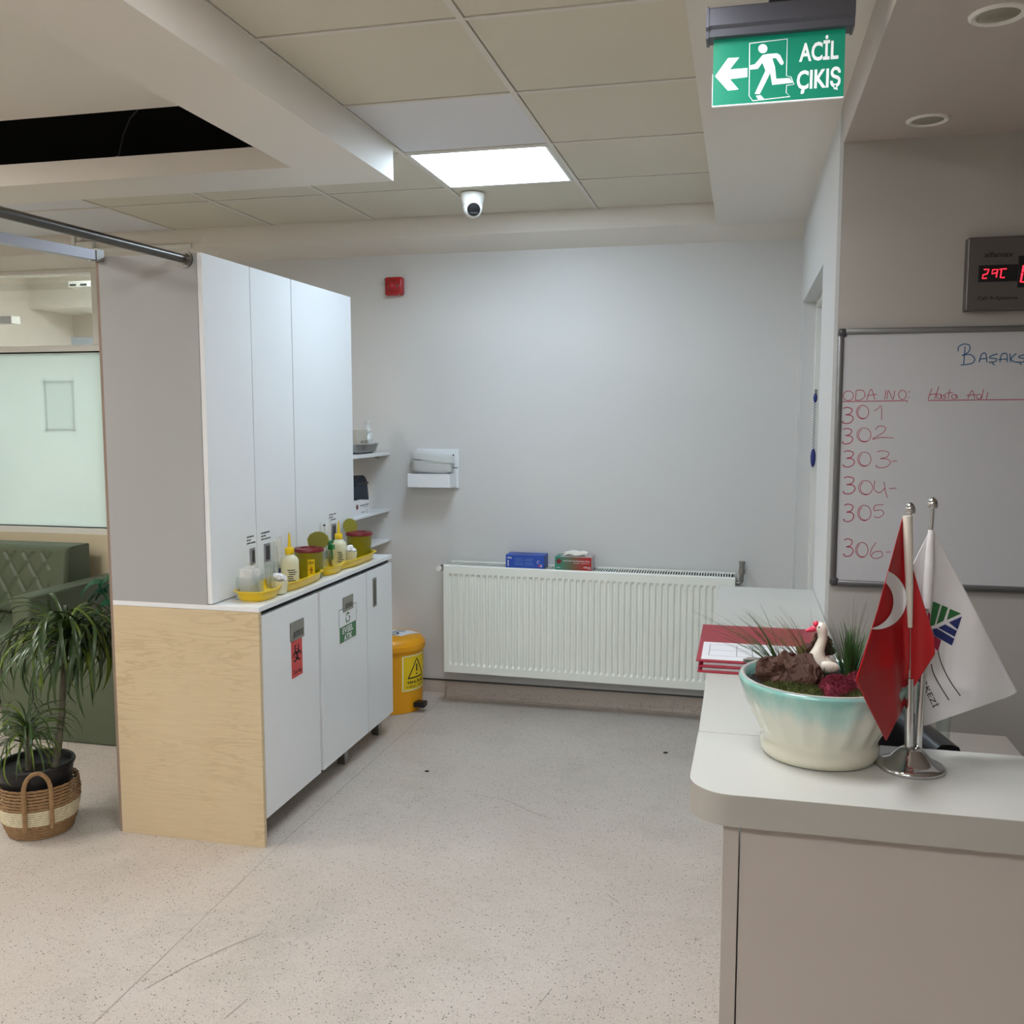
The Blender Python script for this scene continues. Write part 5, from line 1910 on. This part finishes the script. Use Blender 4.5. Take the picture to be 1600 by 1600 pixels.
ribbon(m, [(496, 888), (510, 940), (545, 1005), (585, 1068)], 5, wf)
m.build('printed_line', M_INK, fl2)
# slanting word, its last letters showing beside the red flag
m = MB()
P0, P1_ = Vector((448, 950)), Vector((520, 1104))
dvec = P1_ - P0
nv = Vector((dvec.y, -dvec.x)).normalized()
put_text(m, 'ERKEZİ', lambda u, v: wf(P0.x + dvec.x * u + nv.x * (v * 36 - 14), P0.y + dvec.y * u + nv.y * (v * 36 - 14)), .006)
m.build('lettering', M_INK, fl2)

# ------------------------------------------------------------------ red folding clipboards
for k in range(3):
    z = DZT + .0002 + k * .0125
    ox, oy = (.0, .002, -.004)[k], (-.012, -.006, .0)[k]
    x0, x1, y0, y1 = -.098 + ox, .235 + ox, 2.43 + oy, 2.86 + oy
    lab = ('bottom red clipboard of the stack on the counter', 'middle red clipboard of the stack on the counter', 'top red clipboard of the stack with a printed form')[k]
    t = thing('clipboard', lab, 'clipboard', ((x0 + x1) / 2, (y0 + y1) / 2, z), 'red clipboards stacked on the counter')
    MB().box(x0, y0, z, x1, y1, z + .004, .0015).build('board', M_REDBOARD, t)
    MB().box(x0 + .012, y0 + .012, z + .0042, x1 - .02, y0 + .20, z + (.0052 if k == 2 else .0105)).build('paper', M_PAPER, t)
    if k < 2:
        MB().box(x0 + .012, y0 + .25, z + .0042, x1 - .02, y1 - .01, z + .0105).build('spare_paper', M_PAPER, t)
    cxm = (x0 + x1) / 2
    zt = z + (.0054 if k == 2 else .0107)
    m = MB()
    m.box(cxm - .05, y0 - .002, zt, cxm + .05, y0 + .03, zt + .0012).tube([(cxm - .045, y0 + .012, zt + .0045), (cxm + .045, y0 + .012, zt + .0045)], .0032, 10)
    if k == 2:
        m.tube([(cxm - .04, y0 + .012, zt + .004), (cxm - .04, y0 + .0, zt + .012), (cxm + .04, y0 + .0, zt + .012), (cxm + .04, y0 + .012, zt + .004)], .0016, 8)
    m.build('clip', M_STEEL, t, True)
    if k == 2:
        m = MB()
        fp = lambda x, y: Vector((x, y, z + .0056))
        for yy in (.05, .11, .17):
            ribbon(m, [(x0 + .03, y0 + yy), (x1 - .04, y0 + yy)], .0014, fp, False)
        for xx in (.03, .10, .14, .2):
            ribbon(m, [(x0 + xx, y0 + .05), (x0 + xx, y0 + .17)], .0012, fp, False)
        m.build('form_lines', M_INK, t)

# ================================================================== WAITING CORNER ON THE LEFT
# green sofa against the back wall
sf = thing('sofa', 'green quilted leatherette sofa under the frosted glass', 'sofa', (-4.6, 4.55, 0))
SX0, SX1 = -5.9, -3.70
MB().box(SX0, 4.26, .06, SX1 - .024, 4.98, .30, .02, 3).build('seat_base', M_SOFA, sf, True)
MB().box(SX0, 4.22, .302, SX1 - .022, 4.74, .43, .035, 4).build('seat_cushion', M_SOFA, sf, True)
# quilted back
bx0, bx1, bz0, bz1 = -5.2, -3.83, .43, .825
nx, nz = 200, 60
vs, fs = [], []
for i in range(nz + 1):
    for j in range(nx + 1):
        x, z = bx0 + (bx1 - bx0) * j / nx, bz0 + (bz1 - bz0) * i / nz
        lean = .06 * (z - bz0) / (bz1 - bz0)
        d_ = 0
        if x < bx1 - .1 and z < bz1 - .03:
            u, v = (x * .9 + z * .62) / .115, (x * .9 - z * .62) / .115
            e = min(abs(u - round(u)), abs(v - round(v)))
            d_ = .012 * min(1, e / .14) ** .7 - .012
        edge = min((z - bz0), (bz1 - z), (bx1 - x)) / .03
        rnd = .03 * (1 - math.sqrt(max(0, 1 - (1 - min(1, max(0, edge))) ** 2)))
        vs.append(Vector((x, 4.725 + lean - d_ + rnd, z)))
for i in range(nz):
    for j in range(nx):
        k = i * (nx + 1) + j
        fs.append((k, k + 1, k + nx + 2, k + nx + 1))
MB().raw(vs, fs).build('quilted_back', M_SOFA, sf, True, angle=70)
m = MB()
m.loft([[Vector((x, y, z)) for y, z in ((4.755, .432), (4.815, .822), (4.83, .828), (4.98, .828), (4.985, .822), (4.985, .302), (4.755, .302))] for x in (bx0, bx1)])
m.build('back_frame', M_SOFA, sf)
# right arm, top slopes up to the back
m = MB()
m.box(-3.722, 4.20, .05, -3.60, 4.985, .652, .02, 3)
m.build('arm', M_SOFA, sf, True)
MB().tube([(-3.604, 4.216, .64), (-3.604, 4.6, .644), (-3.604, 4.97, .648)], .0035, 6).build('piping', M_SOFA, sf)
for x in (-5.8, -3.67):
    for y in (4.3, 4.93):
        MB().cyl((x, y, 0), (x, y, .06), .02, .024).build('foot', M_BLACK, sf)

tag(MB().box(-3.564, 3.92, .0, -2.80, 4.075, .425, .018, 4).build('upholstered_bench', M_SOFA, None, True), 'low plain green upholstered bench behind the potted plant', 'bench')

# basket with a black pot and dracaena
BXc, BYc = -2.615, 3.05
bk = thing('rope_basket', 'brown and cream striped rope basket beside the cabinet', 'basket', (BXc, BYc, 0))


def coils(z0, z1, n, name, mat):
    m = MB()
    for k in range(n):
        z = z0 + (z1 - z0) * (k + .5) / n
        u = z / .205
        r = .118 + .062 * math.sin(min(1, u * 1.15) * 1.35) * .55 + .012 * u
        r = [.110, .131, .141, .1455, .147, .1465, .1445, .1415][min(7, int(u * 7.99))] if False else .112 + .036 * (1 - (1 - min(1, u * 1.25)) ** 2.2) - .006 * max(0, u - .75) * 4
        h = (z1 - z0) / n * .58
        pts = []
        for i in range(72):
            a = 2 * math.pi * i / 72
            pts.append((r + h * .35 * math.sin(a * 44 + k), a))
        rings = []
        for q, s_ in ((0, 0), (.8, -.7), (1.0, 0), (.8, .7)):
            rings.append([Vector((BXc + (rr - h + q * h) * math.cos(a), BYc + (rr - h + q * h) * math.sin(a), z + s_ * h)) for rr, a in pts])
        m.loft(rings + [rings[0]], cap=False)
    return m.build(name, mat, bk, True, angle=70)


coils(.002, .062, 5, 'lower_rope_band', M_ROPE)
coils(.062, .122, 7, 'cream_rope_band', M_ROPEC)
coils(.122, .205, 7, 'upper_rope_band', M_ROPE)
MB().lathe([(0, .001), (.105, .001), (.108, .008), (0, .008)], (BXc, BYc, 0), 40).build('basket_bottom', M_ROPE, bk)
fa = math.radians(-52)
for s_ in (0,):
    m = MB()
    pts = []
    for i in range(25):
        u = i / 24
        a = fa + (u - .5) * .62
        # up one leg, over, down the other
        if u < .3:
            aa, z = fa - .30, .055 + (.2 - .055) * u / .3
        elif u > .7:
            aa, z = fa + .30, .2 - (.2 - .055) * (u - .7) / .3
        else:
            th = (u - .3) / .4 * math.pi
            aa, z = fa - .30 * math.cos(th), .2 + .075 * math.sin(th)
        rr = .155 if z < .2 else .155
        pts.append(Vector((BXc + rr * math.cos(aa), BYc + rr * math.sin(aa), z)))
    m.tube(pts, .0085, 8, flat=.8)
    m.build('handle', M_ROPE, bk, True)
m = MB()
pts = [Vector((BXc + .155 * math.cos(fa + math.pi - .3 * math.cos(th)), BYc + .155 * math.sin(fa + math.pi - .3 * math.cos(th)), .19 + .075 * math.sin(th))) for th in [math.pi * i / 12 for i in range(13)]]
m.tube(pts, .0085, 8)
m.build('handle', M_ROPE, bk, True)

PCx, PCy = BXc - .012, BYc + .005
pt = thing('plant_pot', 'black plastic plant pot inside the rope basket', 'pot', (PCx, PCy, .01))
MB().lathe([(0, .01), (.10, .01), (.125, .2), (.134, .255), (.139, .258), (.141, .266), (.138, .272), (.128, .270), (.122, .25), (0, .235)], (PCx, PCy, 0), 48).build('pot', M_POT, pt, True)
MB().lathe([(0, .243), (.119, .239), (.1, .236), (0, .236)], (PCx, PCy, 0), 32).build('soil', M_SOIL, pt, True)


# leaf mesh variants, shared by all leaves
def leaf_mesh(L, wd, droop, mat, seed):
    rnd = random.Random(seed)
    n = 9
    vs, fs = [], []
    for i in range(n + 1):
        s_ = i / n
        a = 1.15 - droop * s_ ** 1.15
        if i == 0:
            x, z = 0, 0
        else:
            x += math.cos(a) * L / n
            z += math.sin(a) * L / n
        w_ = wd * (math.sin(math.pi * min(1, (s_ + .12) * .86)) ** .6) * (1 if s_ < 1 else 0) + .0004
        sw = .02 * math.sin(s_ * 3 + seed) * s_
        vs += [(x, -w_ + sw, z + w_ * .45), (x, sw, z), (x, w_ + sw, z + w_ * .45)]
    for i in range(n):
        k = i * 3
        fs += [(k, k + 1, k + 4, k + 3), (k + 1, k + 2, k + 5, k + 4)]
    me = D.meshes.new('leaf')
    me.from_pydata(vs, [], fs)
    for p_ in me.polygons:
        p_.use_smooth = True
    me.materials.append(mat)
    return me


LV_ = [leaf_mesh(L, wd, dr, mt, k) for k, (L, wd, dr, mt) in enumerate(((.36, .0058, 2.7, M_LEAF), (.42, .006, 2.8, M_LEAF), (.32, .0056, 2.5, M_LEAF), (.46, .006, 2.85, M_LEAF), (.38, .0058, 2.75, M_LEAF2), (.26, .0056, 1.9, M_LEAF2), (.40, .006, 2.7, M_LEAF)))]


def crown(parent, c, n, scale, up0, up1, rnd, tight=True):
    for k in range(n):
        o = D.objects.new('leaf', rnd.choice(LV_))
        C.objects.link(o)
        o.parent = parent
        h = k / n
        az = (k * 2.399 + rnd.uniform(-.2, .2)) % (2 * math.pi)
        o.location = Vector(c) + Vector((0, 0, -.05 + .08 * h)) - Vector(parent.location)
        s_ = scale * rnd.uniform(.75, 1.1)
        sx = s_
        if tight and math.cos(az) > .25:      # towards the cabinet the leaves hang close to the trunk
            sx = s_ * (1 - .55 * math.cos(az))
        o.rotation_euler = (rnd.uniform(-.15, .15), rnd.uniform(up0, up1) - .5 * h, az)
        o.scale = (sx, s_, s_)


rnd = random.Random(5)
tb = Vector((PCx + .07, PCy + .02, .2425))
k1 = at(98, 1080, 'y', 3.16)
k2 = at(104, 1000, 'y', 3.20)
dr = thing('dracaena', 'tall drooping dracaena with bare trunk in the black pot', 'plant', (tb.x, tb.y, tb.z))
pts = [tb, tb.lerp(k1, .3) + Vector((.004, 0, 0)), tb.lerp(k1, .7) + Vector((.006, 0, 0)), k1, k1.lerp(k2, .6), k2]
m = MB()
dense = []
for i in range(40):
    s_ = i / 39 * (len(pts) - 1)
    q = min(int(s_), len(pts) - 2)
    dense.append(pts[q].lerp(pts[q + 1], s_ - q))
m.tube(dense, [.0135 + .0014 * math.sin(i * 2.1) - .00006 * i for i in range(40)], 12)
m.build('trunk', M_TRUNK, dr, True)
crown(dr, k2, 120, 1.12, .05, .9, rnd)
k3 = at(140, 1012, 'y', 3.28)
m = MB().tube([k1.lerp(k2, .4), k1.lerp(k3, .6), k3], .009, 10)
m.build('branch', M_TRUNK, dr, True)
crown(dr, k3, 90, 1.08, .1, .95, rnd)
s0 = at(42, 1150, 'y', 3.03)
sb = Vector((s0.x, s0.y, .2425))
d2 = thing('dracaena', 'short dracaena shoot at the left of the black pot', 'plant', (sb.x, sb.y, sb.z))
MB().tube([sb, sb + Vector((.002, 0, .06)), Vector((s0.x, s0.y, s0.z))], .012, 10).build('trunk', M_TRUNK, d2, True)
crown(d2, (s0.x, s0.y, s0.z), 80, .68, -.1, .75, rnd, False)

# broad-leaved plant behind the cabinet, by the wall
qx, qy = -3.28, 4.60
bp_ = thing('broad_leaf_plant', 'green broad-leaved plant between sofa arm and cabinet', 'plant', (qx, qy, 0))
MB().lathe([(0, 0), (.09, 0), (.12, .22), (.125, .23), (.112, .23), (.105, .2), (0, .19)], (qx, qy, 0), 32).build('pot', M_FRAMEW, bp_, True)
MB().lathe([(0, .196), (.106, .194), (.1, .188), (0, .188)], (qx, qy, 0), 24).build('soil', M_SOIL, bp_)
for k, (tx, ty, lw) in enumerate(((152, 908, .10), (158, 922, .09), (172, 915, .10), (168, 940, .08), (176, 900, .09), (165, 965, .08), (172, 985, .08))):
    tip = at(tx, ty, 'y', 4.52 + .03 * (k % 3))
    m = MB().tube([Vector((qx, qy, .19)), Vector((qx, qy, .19)).lerp(tip, .6) + Vector((0, 0, .06)), tip], .004, 6)
    m.build('stem', M_LEAFBIG, bp_, True)
    vs, fs = [], []
    n = 10
    out = (tip - Vector((qx, qy, tip.z)))
    out.z = 0
    out = out.normalized() if out.length > .01 else Vector((-1, 0, 0))
    sd = Vector((-out.y, out.x, 0))
    for i in range(n + 1):
        s_ = i / n
        w_ = lw * .55 * math.sin(math.pi * min(.999, s_ * .92 + .06)) * (1 - .35 * (i % 2))
        c_ = tip + out * (s_ - .3) * lw * 1.25 + Vector((0, 0, .03 * math.sin(s_ * 2.4) - .09 * s_ * s_))
        vs += [c_ - sd * w_ + Vector((0, 0, -.02)), c_, c_ + sd * w_ + Vector((0, 0, -.02))]
    for i in range(n):
        a = i * 3
        fs += [(a, a + 1, a + 4, a + 3), (a + 1, a + 2, a + 5, a + 4)]
    o = MB().raw(vs, fs).build('leaf', M_LEAFBIG, bp_, True)

# ------------------------------------------------------------------ seen through the glazing; frame and chair are added for its reflections
YG = YB + .0505
a, b = at(70, 596, 'y', YG), at(118, 672, 'y', YG)
t = thing('reflected_frame', 'clear acrylic frame added behind the frosted glass in place of a reflection', 'sign holder', ((a.x + b.x) / 2, YG, b.z))  # added object standing in for a frame reflected in the pane
MB().box(a.x + .004, YG, b.z + .004, b.x - .004, YG + .003, a.z - .004).build('sheet', M_ACRYL, t)
m = MB()
for x, z in ((a.x, a.z), (b.x, a.z), (a.x, b.z), (b.x, b.z)):
    m.cyl((x, YG, z), (x, YG + .012, z), .008, n=12)
m.box(a.x, YG, b.z, b.x, YG + .006, b.z + .006).box(a.x, YG, a.z - .006, b.x, YG + .006, a.z).box(a.x, YG, b.z, a.x + .006, YG + .006, a.z).box(b.x - .006, YG, b.z, b.x, YG + .006, a.z)
m.build('holder_frame', M_ALU, t)
t = thing('reflected_chair', 'dark chair added behind the frosted glass in place of a reflection', 'chair', (-4.72, 5.75, 0))  # added object standing in for a chair mirrored in the glass
c_ = Vector((-4.72, 5.75, 0))
MB().box(c_.x - .25, c_.y - .22, .42, c_.x + .25, c_.y + .25, .5, .03, 3).build('seat', M_NAVY, t, True)
MB().box(c_.x - .24, c_.y + .2, .55, c_.x + .24, c_.y + .27, 1.08, .03, 3).build('backrest', M_NAVY, t, True)
for s_ in (-1, 1):
    MB().tube([(c_.x + s_ * .27, c_.y - .2, .0), (c_.x + s_ * .27, c_.y - .2, .66), (c_.x + s_ * .27, c_.y + .22, .68), (c_.x + s_ * .27, c_.y + .25, .0)], .014, 8).build('leg', M_STEEL, t, True)
    MB().tube([(c_.x + s_ * .255, c_.y + .23, .5), (c_.x + s_ * .255, c_.y + .23, .9)], .012, 8).build('back_post', M_STEEL, t, True)
p = at(132, 450, 'y', 7.0)
t = thing('strip_light', 'slim ceiling strip light seen through the clear pane', 'strip light', (p.x, 7.0, p.z))
MB().box(p.x - .12, 6.95, p.z, p.x + .5, 7.05, p.z + .05, .006).cyl((p.x + .2, 7.0, p.z + .05), (p.x + .2, 7.0, 2.95), .01).build('housing', M_FRAMEW, t)
m = MB()
for k in range(6):
    m.box(p.x - .1 + k * .1, 6.948, p.z + .012, p.x - .04 + k * .1, 6.952, p.z + .028)
m.build('louvre', M_CAPG, t)
a, b = at(91, 528, 'y', 8.48), at(145, 560, 'y', 8.48)
tag(MB().box(a.x, 8.46, b.z - .6, a.x + 1.0, 8.499, a.z, .004).build('wall_panel', pm('pale_blue_panel', (184, 194, 208), .4), None), 'pale blue panel on the far wall behind the clear pane', 'panel')
p = at(25, 500, 'y', 7.2)
t = thing('strip_light', 'suspended grey strip light at the left edge behind the clear pane', 'strip light', (p.x, 7.2, p.z))
MB().box(p.x - .7, 7.15, p.z - .03, p.x - .008, 7.25, p.z + .03, .004).cyl((p.x - .3, 7.2, p.z + .03), (p.x - .3, 7.2, 2.95), .006).build('housing', M_ALU, t)
MB().box(p.x - .008, 7.148, p.z - .032, p.x, 7.252, p.z + .032).build('end_cap', M_FRAMEW, t)
